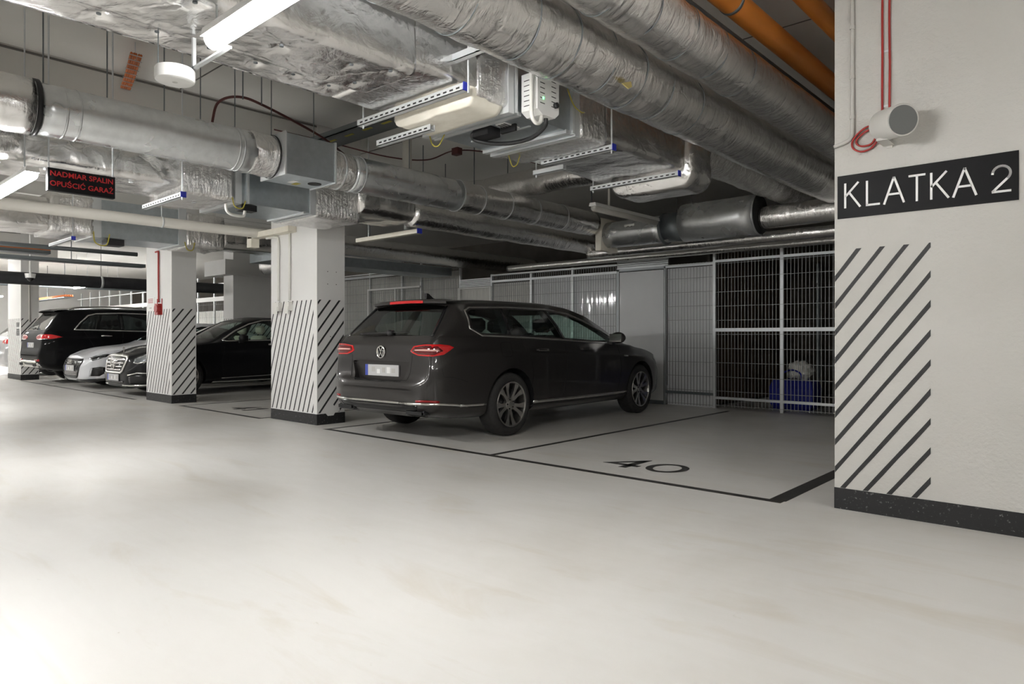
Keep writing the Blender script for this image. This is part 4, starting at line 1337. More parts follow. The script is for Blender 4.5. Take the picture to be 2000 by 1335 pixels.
def car_body(S):
    L = S['L']
    f = {k: pchip(S[k]) for k in ('ztop', 'zb', 'w', 'zsh', 'zbelt', 'wtop', 'crown')}
    ys = sorted(set([round(y, 4) for y in frange(0, 0.14, 0.012) + frange(0.14, 0.7, 0.028) + frange(0.7, L - 0.5, 0.06) + frange(L - 0.5, L - 0.12, 0.025) + frange(L - 0.12, L, 0.01)]))
    rs = []
    for y in ys:
        zt, zb, w = f['ztop'](y), f['zb'](y), f['w'](y)
        zr = zt - f['crown'](y)
        zbl = min(f['zbelt'](y), zr - 0.015)
        zs = min(f['zsh'](y), zbl - 0.02)
        zm = min(S.get('zmid', 0.56), zs - 0.05)
        zm = max(zm, zb + 0.02)
        wt = min(f['wtop'](y), w * 0.98)
        wb = min(w * S.get('kbelt', 0.955), w)
        z3 = min(zb + 0.18, zm)
        C = [(0, zb), (0.78 * w, zb), (0.94 * w, zb + 0.05 * min(1, (zm - zb) / 0.2)), (0.985 * w, (z3 + zb) / 2 + 0.03), (w, zm), (w, zs - 0.035), (w * 0.995, zs), (w * 0.98, zs + 0.03),
             (wb, zbl), (wb - 0.012, zbl + 0.02), ((wb * 0.56 + wt * 0.44) + 0.012, zbl + (zr - zbl) * 0.55), (wt + 0.01, zr - 0.02), (wt - 0.02, zr + (zt - zr) * 0.25), (wt * 0.72, zr + (zt - zr) * 0.72), (wt * 0.3, zt - 0.004), (0, zt)]
        h = chaikin(C, 2)
        ring = [(x, y, z) for x, z in h] + [(-x, y, z) for x, z in h[-2:0:-1]]
        rs.append(ring)
    return rings(rs), f


def to_bm(vf):
    bm = bmesh.new()
    vs = [bm.verts.new(p) for p in vf[0]]
    for q in vf[1]:
        try:
            bm.faces.new([vs[i] for i in q])
        except ValueError:
            pass
    bmesh.ops.recalc_face_normals(bm, faces=bm.faces)
    return bm


class Skin:
    def __init__(self, vf):
        bm = to_bm(vf)
        self.bvh = BVHTree.FromBMesh(bm)
        bm.free()

    def hit(self, o, d, off):
        o, d = Vector(o), Vector(d).normalized()
        loc, nor, i, dist = self.bvh.ray_cast(o, d)
        if loc is None:
            loc, nor, i, dist = self.bvh.find_nearest(o + d * 1.0)
        if nor.dot(d) > 0:
            nor = -nor
        return loc + nor * off, nor


def pside(s):      # (y, z) seen from the side; s = +1 right, -1 left
    return lambda a, b: ((s * 3.0, a, b), (-s, 0, 0))


def prear(a, b):   # (x, z) seen from behind
    return (a, -2.0, b), (0, 1, 0)


def pfront(L):
    return lambda a, b: ((a, L + 2.0, b), (0, -1, 0))


def ptop(a, b):
    return (a, b, 4.0), (0, 0, -1)


def pwrap(cx, cy, s):
    """around the rear corner: a = angle in degrees, 0 = straight from behind, 90 = from the side"""
    def f(a, b):
        t = radians(a)
        d = Vector((s * sin(t), -cos(t), 0))
        c = Vector((s * cx, cy, b))
        return c + d * 2.0, -d
    return f


def fill(poly, step):
    bm = bmesh.new()
    vs = [bm.verts.new((a, b, 0)) for a, b in poly]
    bm.faces.new(vs)
    xs = [p[0] for p in poly]
    ys = [p[1] for p in poly]
    sx_, sy_ = step if isinstance(step, tuple) else (step, step)
    for x in frange(min(xs), max(xs), sx_)[1:-1]:
        bmesh.ops.bisect_plane(bm, geom=bm.verts[:] + bm.edges[:] + bm.faces[:], plane_co=(x, 0, 0), plane_no=(1, 0, 0))
    for y in frange(min(ys), max(ys), sy_)[1:-1]:
        bmesh.ops.bisect_plane(bm, geom=bm.verts[:] + bm.edges[:] + bm.faces[:], plane_co=(0, y, 0), plane_no=(0, 1, 0))
    return bm


def patch(skin, poly, proj, off=0.003, step=0.05, thick=0.012):
    bm = fill(poly, step)
    bm.verts.index_update()
    V, N = [], []
    for v in bm.verts:
        p, n = skin.hit(*proj(v.co.x, v.co.y), off)
        V.append(p)
        N.append(n)
    F = [tuple(v.index for v in f.verts) for f in bm.faces]
    if thick:
        be = [(e.verts[0].index, e.verts[1].index) for e in bm.edges if e.is_boundary]
        m = {}
        for a, b in be:
            for i in (a, b):
                if i not in m:
                    m[i] = len(V)
                    V.append(V[i] - N[i] * thick)
        F += [(a, b, m[b], m[a]) for a, b in be]
    bm.free()
    return [tuple(p) for p in V], F


def strip(skin, pts, w, proj, off=0.004, step=0.04, thick=0.01, closed=False):
    P = [Vector((a, b)) for a, b in pts]
    if closed:
        P.append(P[0])
    Q = []
    for a, b in zip(P[:-1], P[1:]):
        n = max(1, int((b - a).length / (step if not isinstance(step, tuple) else step[0])))
        Q += [a + (b - a) * k / n for k in range(n)]
    if not closed:
        Q.append(P[-1])
    n = len(Q)
    V = []
    sc = step[1] if isinstance(step, tuple) else 1.0      # a-units per metre
    for i, q in enumerate(Q):
        a = Q[i - 1] if (i or closed) else Q[i]
        b = Q[(i + 1) % n] if (i < n - 1 or closed) else Q[i]
        d = Vector(((b - a).x / sc, (b - a).y))
        d = d.normalized() if d.length > 1e-9 else Vector((1, 0))
        nn = Vector((-d.y * sc, d.x)) * w / 2
        for s in (1, -1):
            e = q + nn * s
            p, nor = skin.hit(*proj(e.x, e.y), off)
            V += [p, p - nor * thick]
    F = []
    m = n if closed else n - 1
    for i in range(m):
        k = ((i + 1) % n) * 4
        j = i * 4
        F += [(j, k, k + 2, j + 2), (j, j + 1, k + 1, k), (j + 2, k + 2, k + 3, j + 3)]
    if not closed:
        F += [(0, 2, 3, 1), (4 * n - 4, 4 * n - 3, 4 * n - 1, 4 * n - 2)]
    return [tuple(p) for p in V], F


def rounded(poly, r, n=4):
    """round the corners of a polygon"""
    out = []
    m = len(poly)
    for i in range(m):
        p, a, b = Vector(poly[i]), Vector(poly[i - 1]), Vector(poly[(i + 1) % m])
        u, v = (a - p), (b - p)
        k = min(r, u.length * 0.45, v.length * 0.45)
        s, e = p + u.normalized() * k, p + v.normalized() * k
        for j in range(n + 1):
            t = j / n
            q = s * (1 - t) ** 2 + p * 2 * t * (1 - t) + e * t * t
            out.append((q.x, q.y))
    return out


def lathe_x(prof, n=40):
    """prof = [(x, r)] turned round the x axis"""
    return rings([[(x, r * cos(2 * pi * k / n), r * sin(2 * pi * k / n)) for k in range(n)] for x, r in prof], False, False)


_wh = {}


def wheel_meshes(key, R, rim, width, style):
    if key in _wh:
        return _wh[key]
    w = width / 2
    tire = lathe_x([(-w + 0.02, rim), (-w, rim + 0.02), (-w, R - 0.05), (-w + 0.012, R - 0.018), (-w + 0.03, R - 0.004), (-w * 0.5, R), (w * 0.5, R), (w - 0.03, R - 0.004), (w - 0.012, R - 0.018), (w, R - 0.05), (w, rim + 0.02), (w - 0.02, rim)], 56)
    tm = mesh('tyre', tire, 'rubber')
    fixn(tm)
    tm.polygons.foreach_set('use_smooth', [True] * len(tm.polygons))
    tm.set_sharp_from_angle(angle=radians(50))
    # rim, outer face at +x
    lip = lathe_x([(w - 0.006, rim + 0.006), (w - 0.002, rim + 0.004), (w - 0.004, rim - 0.010), (w - 0.025, rim - 0.018), (-w + 0.02, rim - 0.02)], 56)
    sp = []
    ns = 5
    for k in range(ns):
        a0 = 2 * pi * k / ns + 0.3
        for s in (-1, 1):
            a_in, a_out = a0 + s * 0.16, a0 + s * 0.27
            r0, r1 = 0.045, rim - 0.008
            h0, h1 = 0.020, 0.034
            V = []
            for r, a, h, xo in ((r0, a_in, h0, w - 0.035), ((r0 + r1) * 0.55, (a_in + a_out) / 2, h0 * 0.95, w - 0.022), (r1, a_out, h1, w - 0.010)):
                c, t_ = Vector((0, cos(a), sin(a))), Vector((0, -sin(a), cos(a)))
                for q, dx in ((-h, 0), (h, 0), (h * 0.8, -0.03), (-h * 0.8, -0.03)):
                    V.append(tuple(c * r + t_ * q + Vector((xo + dx, 0, 0))))
            F = [(0, 1, 2, 3), (11, 10, 9, 8)]
            for g in (0, 4):
                F += [(g, g + 4, g + 5, g + 1), (g + 1, g + 5, g + 6, g + 2), (g + 2, g + 6, g + 7, g + 3), (g + 3, g + 7, g + 4, g)]
            sp.append((V, F))
    hub = cyl((w - 0.07, 0, 0), (w - 0.028, 0, 0), 0.065, 24)
    cap = cyl((w - 0.03, 0, 0), (w - 0.018, 0, 0), 0.032, 20)
    rm = mesh('rim', join(lip, hub, cap, *sp), 'satin')
    fixn(rm)
    rm.polygons.foreach_set('use_smooth', [True] * len(rm.polygons))
    rm.set_sharp_from_angle(angle=radians(30))
    disc = join(cyl((w - 0.10, 0, 0), (w - 0.085, 0, 0), rim * 0.72, 36), cyl((-w + 0.02, 0, 0), (-w + 0.03, 0, 0), rim - 0.015, 36))
    dm = mesh('brake_disc', disc, 'rimdark')
    fixn(dm)
    bolt = mesh('wheel_bolt', join(*[cyl((w - 0.03, 0.05 * cos(a), 0.05 * sin(a)), (w - 0.02, 0.05 * cos(a), 0.05 * sin(a)), 0.008, 6) for a in [2 * pi * k / 5 for k in range(5)]]), 'rimdark')
    _wh[key] = (tm, rm, dm, bolt)
    return _wh[key]


def rbox(x0, x1, y0, y1, z0, z1, r=0.03):
    rs = []
    for z, e in ((z0, r), (z0 + r, 0), (z1 - r, 0), (z1, r)):
        rs.append([(p[0], p[1], z) for p in rrect(x0 + e, x1 - e, y0 + e, y1 - e, max(r - e * 0.5, 0.005), 10)])
    return rings(rs)


def build_car(name, label, loc, rotz, S, group=None):
    L = S['L']
    root = thing(name, label, 'car', loc, rotz, group)
    ORG.pop(root.name)
    vf, f = car_body(S)
    skin = Skin(vf)
    R, rim, tw = S['wheel']
    ya, yb = S['axles']
    tr = S['track']
    pm = M[S['paint']]
    me = mesh('body', vf, pm)
    fixn(me)
    body = bpy.data.objects.new('body', me)
    COL.objects.link(body)
    # cutters: wheel arches, cabin, windows
    cut = []
    for y in (ya, yb):
        for s in (-1, 1):
            cut.append((cyl((s * (tr - tw / 2 - 0.06), y, R), (s * 1.3, y, R), R + S.get('gap', 0.045), 48), 'black'))
    # cabin void
    cab = []
    for y in frange(S['cab'][0], S['cab'][1], 0.12):
        zt, zbl, wt = f['ztop'](y), f['zbelt'](y), f['wtop'](y)
        zr = zt - f['crown'](y)
        w = f['w'](y) * S.get('kbelt', 0.955)
        zf = S['cabz']
        zt2 = max(zt - 0.05, zf + 0.05)
        zr2 = max(zr - 0.03, zf + 0.04)
        zb2 = min(max(zbl, zf + 0.02), zr2 - 0.01)
        ww = min(w - 0.07, w)
        tt = min(wt - 0.045, ww)
        cab.append([(-ww, y, zf), (ww, y, zf), (ww, y, zb2), (tt, y, zr2), (tt * 0.5, y, zt2), (-tt * 0.5, y, zt2), (-tt, y, zr2), (-ww, y, zb2)])
    cut.append((rings(cab), 'inner'))
    for poly in S.get('side_glass', []):
        for s in (-1, 1):
            cut.append((prism(poly, lambda a, b, d: (s * d, a, b), 0.3, 1.2), 'black'))
    for poly, y0, y1 in S.get('end_glass', []):
        cut.append((prism(poly, lambda a, b, d: (a, d, b), y0, y1), 'black'))
    for vfc, mt in S.get('extra_cut', []):
        cut.append((vfc, mt))
    for vfc, mt in cut:
        cm = mesh('cutter', vfc, mt)
        fixn(cm)
        co = bpy.data.objects.new('cutter', cm)
        COL.objects.link(co)
        md = body.modifiers.new('b', 'BOOLEAN')
        md.operation = 'DIFFERENCE'
        md.object = co
        md.solver = 'EXACT'
        md.material_mode = 'TRANSFER'
        dg = bpy.context.evaluated_depsgraph_get()
        nm = bpy.data.meshes.new_from_object(body.evaluated_get(dg))
        body.modifiers.clear()
        old = body.data
        if len(nm.polygons) > 200:
            body.data = nm
            bpy.data.meshes.remove(old)
        bpy.data.objects.remove(co)
        bpy.data.meshes.remove(cm)
    me = body.data
    me.name = 'body'
    me.polygons.foreach_set('use_smooth', [True] * len(me.polygons))
    me.set_sharp_from_angle(angle=radians(38))
    body.parent = root
    A = lambda n, vf_, m, smooth=True, parent=root, **k: part(parent, n, vf_, m, smooth, local=True, **k)
    # wheels
    tm, rm, dm, bo = wheel_meshes(S.get('wkey', 'a'), R, rim, tw, 0)
    for y in (ya, yb):
        for s in (-1, 1):
            o = inst(root, 'wheel', tm, (s * (tr - tw / 2), y, R), (random.uniform(0, 1.2), 0, 0 if s > 0 else pi))
            inst(o, 'rim', rm, (0, 0, 0))
            inst(o, 'brake_disc', dm, (0, 0, 0))
            inst(o, 'wheel_bolts', bo, (0, 0, 0))
    A('underbody', box(-0.6, 0.6, 0.5, L - 0.5, S['zb'][2][1] - 0.02, S['zb'][2][1] + 0.05), 'black', False)
    return root, skin, f, A


PLATE_BLOCKS = ((0.20, 0.30, 0.35, 0.8, 'plateg'), (0.36, 0.46, 0.2, 0.6, 'signw'), (0.52, 0.60, 0.3, 0.75, 'plateg'), (0.66, 0.76, 0.25, 0.8, 'signw'), (0.80, 0.90, 0.3, 0.7, 'plateg'))


def number_plate(A, cx, y, cz, w, h, sgn, tilt=0.0):
    o = A('number_plate', box(cx - w / 2, cx + w / 2, min(y, y + sgn * 0.012), max(y, y + sgn * 0.012), cz - h / 2, cz + h / 2), 'plate', False)
    e = y + sgn * 0.0125
    x0 = cx - w / 2 if sgn < 0 else cx + w / 2
    d = 1 if sgn < 0 else -1
    P = lambda a0, a1, b0, b1, m: part(o, 'plate_mark', box(min(x0 + d * a0 * w, x0 + d * a1 * w), max(x0 + d * a0 * w, x0 + d * a1 * w), min(e, e + sgn * 0.001), max(e, e + sgn * 0.001), cz - h / 2 + b0 * h, cz - h / 2 + b1 * h), m, local=True)
    P(0.0, 0.085, 0.0, 1.0, 'plateb')
    for a0, a1, b0, b1, m in PLATE_BLOCKS:
        P(a0, a1, b0, b1, m)
    return o


def seats(A, rows, zf, mat, belt):
    for y, xs, w in rows:
        for x in xs:
            A('seat', join(rbox(x - w, x + w, y - 0.06, y + 0.06, zf - 0.05, belt + 0.14, 0.04), rbox(x - w, x + w, y, y + 0.45, zf - 0.05, zf + 0.05, 0.04)), mat, 40)
            A('headrest', rbox(x - 0.13, x + 0.13, y - 0.08, y + 0.02, belt + 0.17, belt + 0.34, 0.04), mat, 40)


def steering(A, x, y, z):
    A('steering_wheel', tube([(x + 0.18 * cos(a), y + 0.07 * sin(a), z + 0.17 * sin(a)) for a in [2 * pi * k / 28 for k in range(29)]], 0.014, 8), 'black')


def mirror(A, s, y, z, w, mat, k=1.0):
    c = Vector((s * (w + 0.08), y, z))
    rs = []
    for i in range(9):
        t_ = -1 + 2 * i / 8
        g = math.sqrt(max(0.02, 1 - t_ * t_ * 0.9))
        rs.append([(c.x + s * t_ * 0.10 * k, c.y + 0.05 * g * cos(a) + (0.02 if cos(a) > 0 else 0), c.z + 0.075 * k * g * sin(a)) for a in [2 * pi * j / 16 for j in range(16)]])
    o = A('mirror', rings(rs), mat)
    A('mirror_foot', box(min(s * (w - 0.06), s * (w + 0.02)), max(s * (w - 0.06), s * (w + 0.02)), y - 0.03, y + 0.05, z - 0.09, z - 0.04), 'black', False)
    part(o, 'mirror_glass', box(c.x - 0.085 * k, c.x + 0.085 * k, c.y - 0.056, c.y - 0.05, c.z - 0.05 * k, c.z + 0.05 * k), 'chrome', local=True)


# ---------------- the estate car
EST = dict(L=4.767, paint='brown', wheel=(0.334, 0.236, 0.225), axles=(1.10, 3.89), track=0.905, zmid=0.56, cab=(0.20, 3.5), cabz=0.78, wkey='est', gap=0.05,
           ztop=[(0, .56), (.012, .60), (.03, .625), (.05, .66), (.065, .74), (.08, .90), (.10, .985), (.13, 1.03), (.25, 1.16), (.40, 1.315), (.46, 1.375), (.52, 1.425), (.8, 1.452), (1.3, 1.472), (2.0, 1.476), (2.45, 1.452), (2.85, 1.385), (3.1, 1.285), (3.4, 1.13), (3.62, 1.02), (3.78, .975), (4.1, .925), (4.45, .84), (4.6, .775), (4.7, .69), (4.767, .56)],
           zb=[(0, .37), (.05, .31), (.15, .255), (.5, .215), (1, .20), (4.2, .19), (4.6, .2), (4.767, .3)],
           w=[(0, .54), (.015, .64), (.05, .72), (.1, .77), (.2, .82), (.4, .865), (.7, .897), (1.1, .914), (3.9, .912), (4.3, .885), (4.5, .83), (4.65, .73), (4.74, .58), (4.767, .45)],
           zsh=[(0, .70), (.5, .90), (1.5, .88), (3.0, .84), (4.0, .78), (4.767, .5)],
           zbelt=[(0, .80), (.1, 1.03), (.6, 1.055), (1.1, 1.045), (2, 1.0), (3, .955), (3.6, .925), (3.9, .89), (4.5, .79), (4.767, .5)],
           wtop=[(0, .54), (.05, .68), (.1, .71), (.25, .675), (.42, .635), (.6, .62), (1, .63), (2, .63), (2.6, .625), (3.0, .665), (3.4, .74), (3.7, .78), (4.2, .72), (4.6, .60), (4.767, .4)],
           crown=[(0, .02), (.06, .015), (.3, .03), (.5, .05), (.8, .06), (2.5, .06), (2.9, .075), (3.5, .075), (4.0, .06), (4.6, .06), (4.767, .05)])
DLO = [(.545, 1.135), (.60, 1.315), (.70, 1.352), (1.3, 1.372), (2.0, 1.368), (2.45, 1.325), (2.75, 1.245), (3.05, 1.125), (3.30, .995), (3.24, .962), (2.3, 1.000), (1.2, 1.045), (.68, 1.062)]
W_RQ = [(.585, 1.13), (.63, 1.30), (.71, 1.332), (1.14, 1.350), (1.08, 1.075), (.69, 1.085)]
W_RD = [(1.20, 1.352), (1.92, 1.350), (2.06, 1.040), (1.14, 1.072)]
W_FD = [(2.0, 1.348), (2.42, 1.305), (2.72, 1.228), (3.02, 1.105), (3.22, 1.000), (3.19, .985), (2.14, 1.035)]
RG = [(-.635, 1.06), (.635, 1.06), (.585, 1.22), (.525, 1.365), (.30, 1.388), (-.30, 1.388), (-.525, 1.365), (-.585, 1.22)]
WS = [(-.70, 1.00), (.70, 1.00), (.56, 1.34), (-.56, 1.34)]
EST['side_glass'] = [W_RQ, W_RD, W_FD]
EST['end_glass'] = [(RG, -0.3, 0.62), (WS, 2.7, 5.2)]
EST['extra_cut'] = [(prism(rounded([(-.37, .60), (.37, .60), (.45, .80), (-.45, .80)], 0.03), lambda a, b, d: (a, d, b), -0.3, 0.098), EST['paint'])]
estate, sk, fe, A = build_car('estate_car', 'dark brown-grey estate car parked nose to the storage cells', (-5.715, 4.25, 0), radians(2.67), EST)
for s in (-1, 1):
    ps = pside(s)
    A('side_window', patch(sk, W_RQ, ps, -0.002, 0.07, 0), 'gld')
    A('side_window', patch(sk, W_RD, ps, -0.002, 0.07, 0), 'gld')
    A('side_window', patch(sk, W_FD, ps, -0.002, 0.07, 0), 'gl')
    A('window_trim', strip(sk, DLO, 0.017, ps, 0.006, 0.03, 0.008, True), 'chrome')
    A('pillar_trim', patch(sk, [(1.93, 1.352), (1.99, 1.350), (2.13, 1.03), (2.07, 1.035)], ps, 0.002, 0.06, 0.004), 'gloss')
    A('pillar_trim', patch(sk, [(1.145, 1.352), (1.195, 1.352), (1.135, 1.07), (1.085, 1.07)], ps, 0.002, 0.06, 0.004), 'gloss')
    for pts in ([(2.10, 1.02), (2.10, .62), (2.02, .30)], [(1.28, 1.03), (1.42, .80), (1.46, .62), (1.42, .45)], [(3.30, .94), (3.34, .62), (3.26, .30)], [(1.5, .33), (2.02, .285), (3.26, .285)]):
        A('panel_gap', strip(sk, pts, 0.006, ps, 0.0008, 0.05, 0.002), 'seam_car', False)
    A('sill_trim', strip(sk, [(1.47, .335), (2.4, .325), (3.5, .318)], 0.030, ps, 0.010, 0.08, 0.012), 'chrome')
    A('sill', strip(sk, [(1.47, .25), (3.5, .245)], 0.10, ps, 0.006, 0.1, 0.01), 'brown')
    for y in (1.62, 2.50):
        o = A('door_handle', strip(sk, [(y - 0.10, .90), (y + 0.10, .895)], 0.026, ps, 0.032, 0.05, 0.03), 'brown')
        part(o, 'handle_trim', strip(sk, [(y - 0.09, .885), (y + 0.09, .88)], 0.006, ps, 0.036, 0.05, 0.01), 'chrome', local=True)
    A('fuel_flap', strip(sk, rounded([(.93, .84), (1.10, .84), (1.10, .99), (.93, .99)], 0.04), 0.005, ps, 0.0008, 0.02, 0.002, True), 'seam_car', False) if s > 0 else None
    mirror(A, s, 3.13, 1.035, 0.90, 'brown')
    # lamps wrapping the corner
    wr = pwrap(0.45, 0.50, s)
    A('tail_light', patch(sk, [(-1, .905), (4, .955), (22, .972), (44, .975), (55, .965), (62, .945), (48, .875), (36, .858), (14, .862), (4, .885)], wr, 0.006, (4.5, 0.03), 0.02), 'tail')
    tl = A('tail_light_core', patch(sk, [(3, .908), (7, .945), (24, .958), (41, .955), (47, .91), (37, .873), (15, .877), (7, .895)], wr, 0.010, (4.5, 0.025), 0.008), 'taild')
    part(tl, 'light_bar', patch(sk, [(8, .908), (8, .922), (24, .926), (42, .922), (43, .908), (24, .908)], wr, 0.0125, (4.5, 0.02), 0.003), 'tailb', True, local=True)
    A('bumper_trim', strip(sk, [(-10, .398), (10, .398), (25, .400), (45, .398), (62, .385), (75, .372), (84, .365)], 0.020, wr, 0.010, (3.0, 90.0), 0.012), 'chrome')
    A('bumper_trim', strip(sk, [(.36, .374), (.70, .366)], 0.024, ps, 0.012, 0.04, 0.012), 'chrome')
    A('reflector', strip(sk, [(16, .426), (24, .428), (35, .426), (43, .420)], 0.020, wr, 0.006, (3.0, 90.0), 0.01), 'refl')
    A('bumper_seam', strip(sk, [(44, .86), (46, .74), (48, .66), (60, .655), (76, .62), (83, .60)], 0.005, wr, 0.0008, (2.5, 90.0), 0.002), 'seam_car', False)
    A('exhaust_trim', join(rbox(min(s * .40, s * .68), max(s * .40, s * .68), .045, .13, .275, .335, 0.018)), 'gloss', 40)
    A('exhaust_mouth', box(min(s * .43, s * .65), max(s * .43, s * .65), .028, .036, .288, .322), 'dark', False)
    A('head_light', patch(sk, [(4.30, .73), (4.34, .79), (4.60, .735), (4.69, .66), (4.66, .63), (4.5, .66)], ps, 0.004, 0.05, 0.01), 'lens')
    A('side_badge', strip(sk, [(3.42, .80), (3.52, .795)], 0.018, ps, 0.003, 0.05, 0.004), 'chrome')
A('bumper_trim', strip(sk, [(-.50, .398), (.50, .398)], 0.020, prear, 0.010, 0.05, 0.012), 'chrome')
A('valance', patch(sk, [(-.60, .385), (.60, .385), (.56, .29), (.42, .262), (-.42, .262), (-.56, .29)], prear, 0.006, 0.06, 0.01), 'gloss')
A('rear_window', patch(sk, RG, prear, -0.002, 0.08, 0), 'gld')
for sg_ in (1, -1):
    A('window_band', strip(sk, [(-.665 * sg_, 1.045), (-.605 * sg_, 1.23), (-.545 * sg_, 1.36)], 0.035, prear, 0.003, 0.04, 0.004), 'gloss')
for pts in ([(-.70, 1.045), (-.66, .99), (-.58, .972)], [(.70, 1.045), (.66, .99), (.58, .972)], [(.47, .86), (.46, .70), (.44, .62), (.0, .598), (-.44, .62), (-.46, .70), (-.47, .86)]):
    A('tailgate_gap', strip(sk, pts, 0.006, prear, 0.0012, 0.04, 0.003), 'seam_car', False)
A('spoiler', rings([[(x, y + abs(x) ** 2 * 0.10, z - abs(x) ** 2 * 0.055) for x in frange(-.565, .565, 0.0565)] for y, z in ((.66, 1.452), (.52, 1.450), (.425, 1.434), (.415, 1.426), (.422, 1.404), (.46, 1.398), (.55, 1.395))], False, False, False), 'brown', 50)
A('brake_light', rings([[(x, y + abs(x) ** 2 * 0.10, z - abs(x) ** 2 * 0.055) for x in frange(-.26, .26, 0.04)] for y, z in ((.417, 1.431), (.409, 1.429), (.411, 1.402), (.42, 1.400))], False, False, False), 'tail', 50)
A('aerial', join(prism([(.70, 1.445), (.90, 1.452), (.80, 1.475), (.735, 1.52), (.705, 1.525)], lambda a, b, d: (d, a, b), -0.018, 0.018)), 'black', False)
wp0 = sk.hit(*prear(.02, 1.075), 0.02)[0]
A('wiper', join(tube([tuple(sk.hit(*prear(x, 1.075 + 0.03 * (x + .02)), 0.022)[0]) for x in frange(.05, -.42, 0.06)], 0.011, 6), cyl(tuple(wp0 + Vector((0.03, -.02, 0))), tuple(wp0 + Vector((0.03, .04, 0))), 0.03, 14), tube([tuple(sk.hit(*prear(x, 1.078), 0.02)[0]) for x in frange(-.12, .34, 0.08)], 0.005, 5)), 'black')
# round badge on the tailgate
by = sk.hit(*prear(0, .895), 0)[0].y
bp = lambda a, b, d: (a, by - d, .893 + b)
A('badge_ground', cyl((0, by - 0.006, .893), (0, by + 0.01, .893), 0.060, 32), 'gloss')
A('badge', join(tube([(0.060 * cos(2 * pi * k / 36), by - 0.008, .893 + 0.060 * sin(2 * pi * k / 36)) for k in range(37)], 0.006, 8),
                seg_bars([[(-.026, .050), (-.004, .010), (.004, .010), (.026, .050)], [(-.052, .026), (-.024, -.048), (-.002, -.004), (.002, -.004), (.024, -.048), (.052, .026)]], 0.011, bp, 0.004, 0.011)), 'chrome', False)
number_plate(A, 0, 0.094, .705, 0.52, 0.114, -1)
seats(A, ((1.55, (-.42, 0, .42), .20), (2.35, (-.38, .38), .24)), .70, 'seat', .93)
A('dashboard', rbox(-.74, .74, 3.05, 3.5, .70, .93, 0.04), 'black', 40)
steering(A, -.38, 2.95, .92)
A('windscreen', patch(sk, WS, pfront(4.767), -0.002, 0.09, 0), 'gl')

# ---------------- the big black off-road car, seen from behind
SUV = dict(L=4.92, paint='blackpaint', wheel=(0.37, 0.255, 0.275), axles=(1.05, 4.04), track=0.965, zmid=0.68, cab=(0.25, 3.45), cabz=0.90, wkey='suv', gap=0.05,
           ztop=[(0, .66), (.012, .72), (.04, .80), (.06, .95), (.08, 1.08), (.12, 1.17), (.25, 1.36), (.38, 1.56), (.45, 1.65), (.8, 1.70), (1.5, 1.735), (2.2, 1.735), (2.7, 1.68), (3.1, 1.50), (3.45, 1.27), (3.65, 1.16), (4.2, 1.09), (4.6, 1.0), (4.8, .86), (4.92, .68)],
           zb=[(0, .45), (.06, .38), (.2, .32), (.5, .27), (4.3, .25), (4.7, .28), (4.92, .4)],
           w=[(0, .66), (.015, .76), (.06, .84), (.15, .90), (.35, .945), (1.0, .972), (4.0, .968), (4.5, .92), (4.75, .80), (4.87, .64), (4.92, .5)],
           zsh=[(0, .80), (.4, 1.02), (2, 1.0), (4, .94), (4.92, .6)],
           zbelt=[(0, .9), (.1, 1.17), (.6, 1.195), (2, 1.155), (3.4, 1.10), (4, 1.02), (4.92, .6)],
           wtop=[(0, .66), (.08, .80), (.25, .75), (.45, .66), (1, .67), (2.3, .66), (3, .70), (3.6, .82), (4.3, .78), (4.92, .45)],
           crown=[(0, .02), (.08, .02), (.4, .05), (1, .065), (2.6, .065), (3.4, .08), (4.4, .06), (4.92, .05)])
S_DLO = [(.66, 1.205), (.80, 1.37), (.98, 1.53), (1.15, 1.575), (1.7, 1.60), (2.4, 1.59), (2.75, 1.50), (3.25, 1.22), (3.2, 1.165), (2.0, 1.175), (1.0, 1.20)]
S_G = [[(.76, 1.225), (.86, 1.37), (1.02, 1.52), (1.17, 1.55), (1.62, 1.575), (1.62, 1.205), (1.0, 1.215)], [(1.70, 1.578), (2.35, 1.568), (2.7, 1.49), (3.15, 1.23), (3.12, 1.19), (1.70, 1.205)]]
S_RG = [(-.68, 1.20), (.68, 1.20), (.56, 1.585), (-.56, 1.585)]
S_WS = [(-.74, 1.18), (.74, 1.18), (.58, 1.62), (-.58, 1.62)]
SUV['side_glass'] = S_G
SUV['end_glass'] = [(S_RG, -.3, .6), (S_WS, 2.6, 5.3)]
suv, sk, fe, A = build_car('offroad_car', 'tall black off-road car seen from behind, beside the far left column', (-18.53, 4.18, 0), 0.0, SUV)
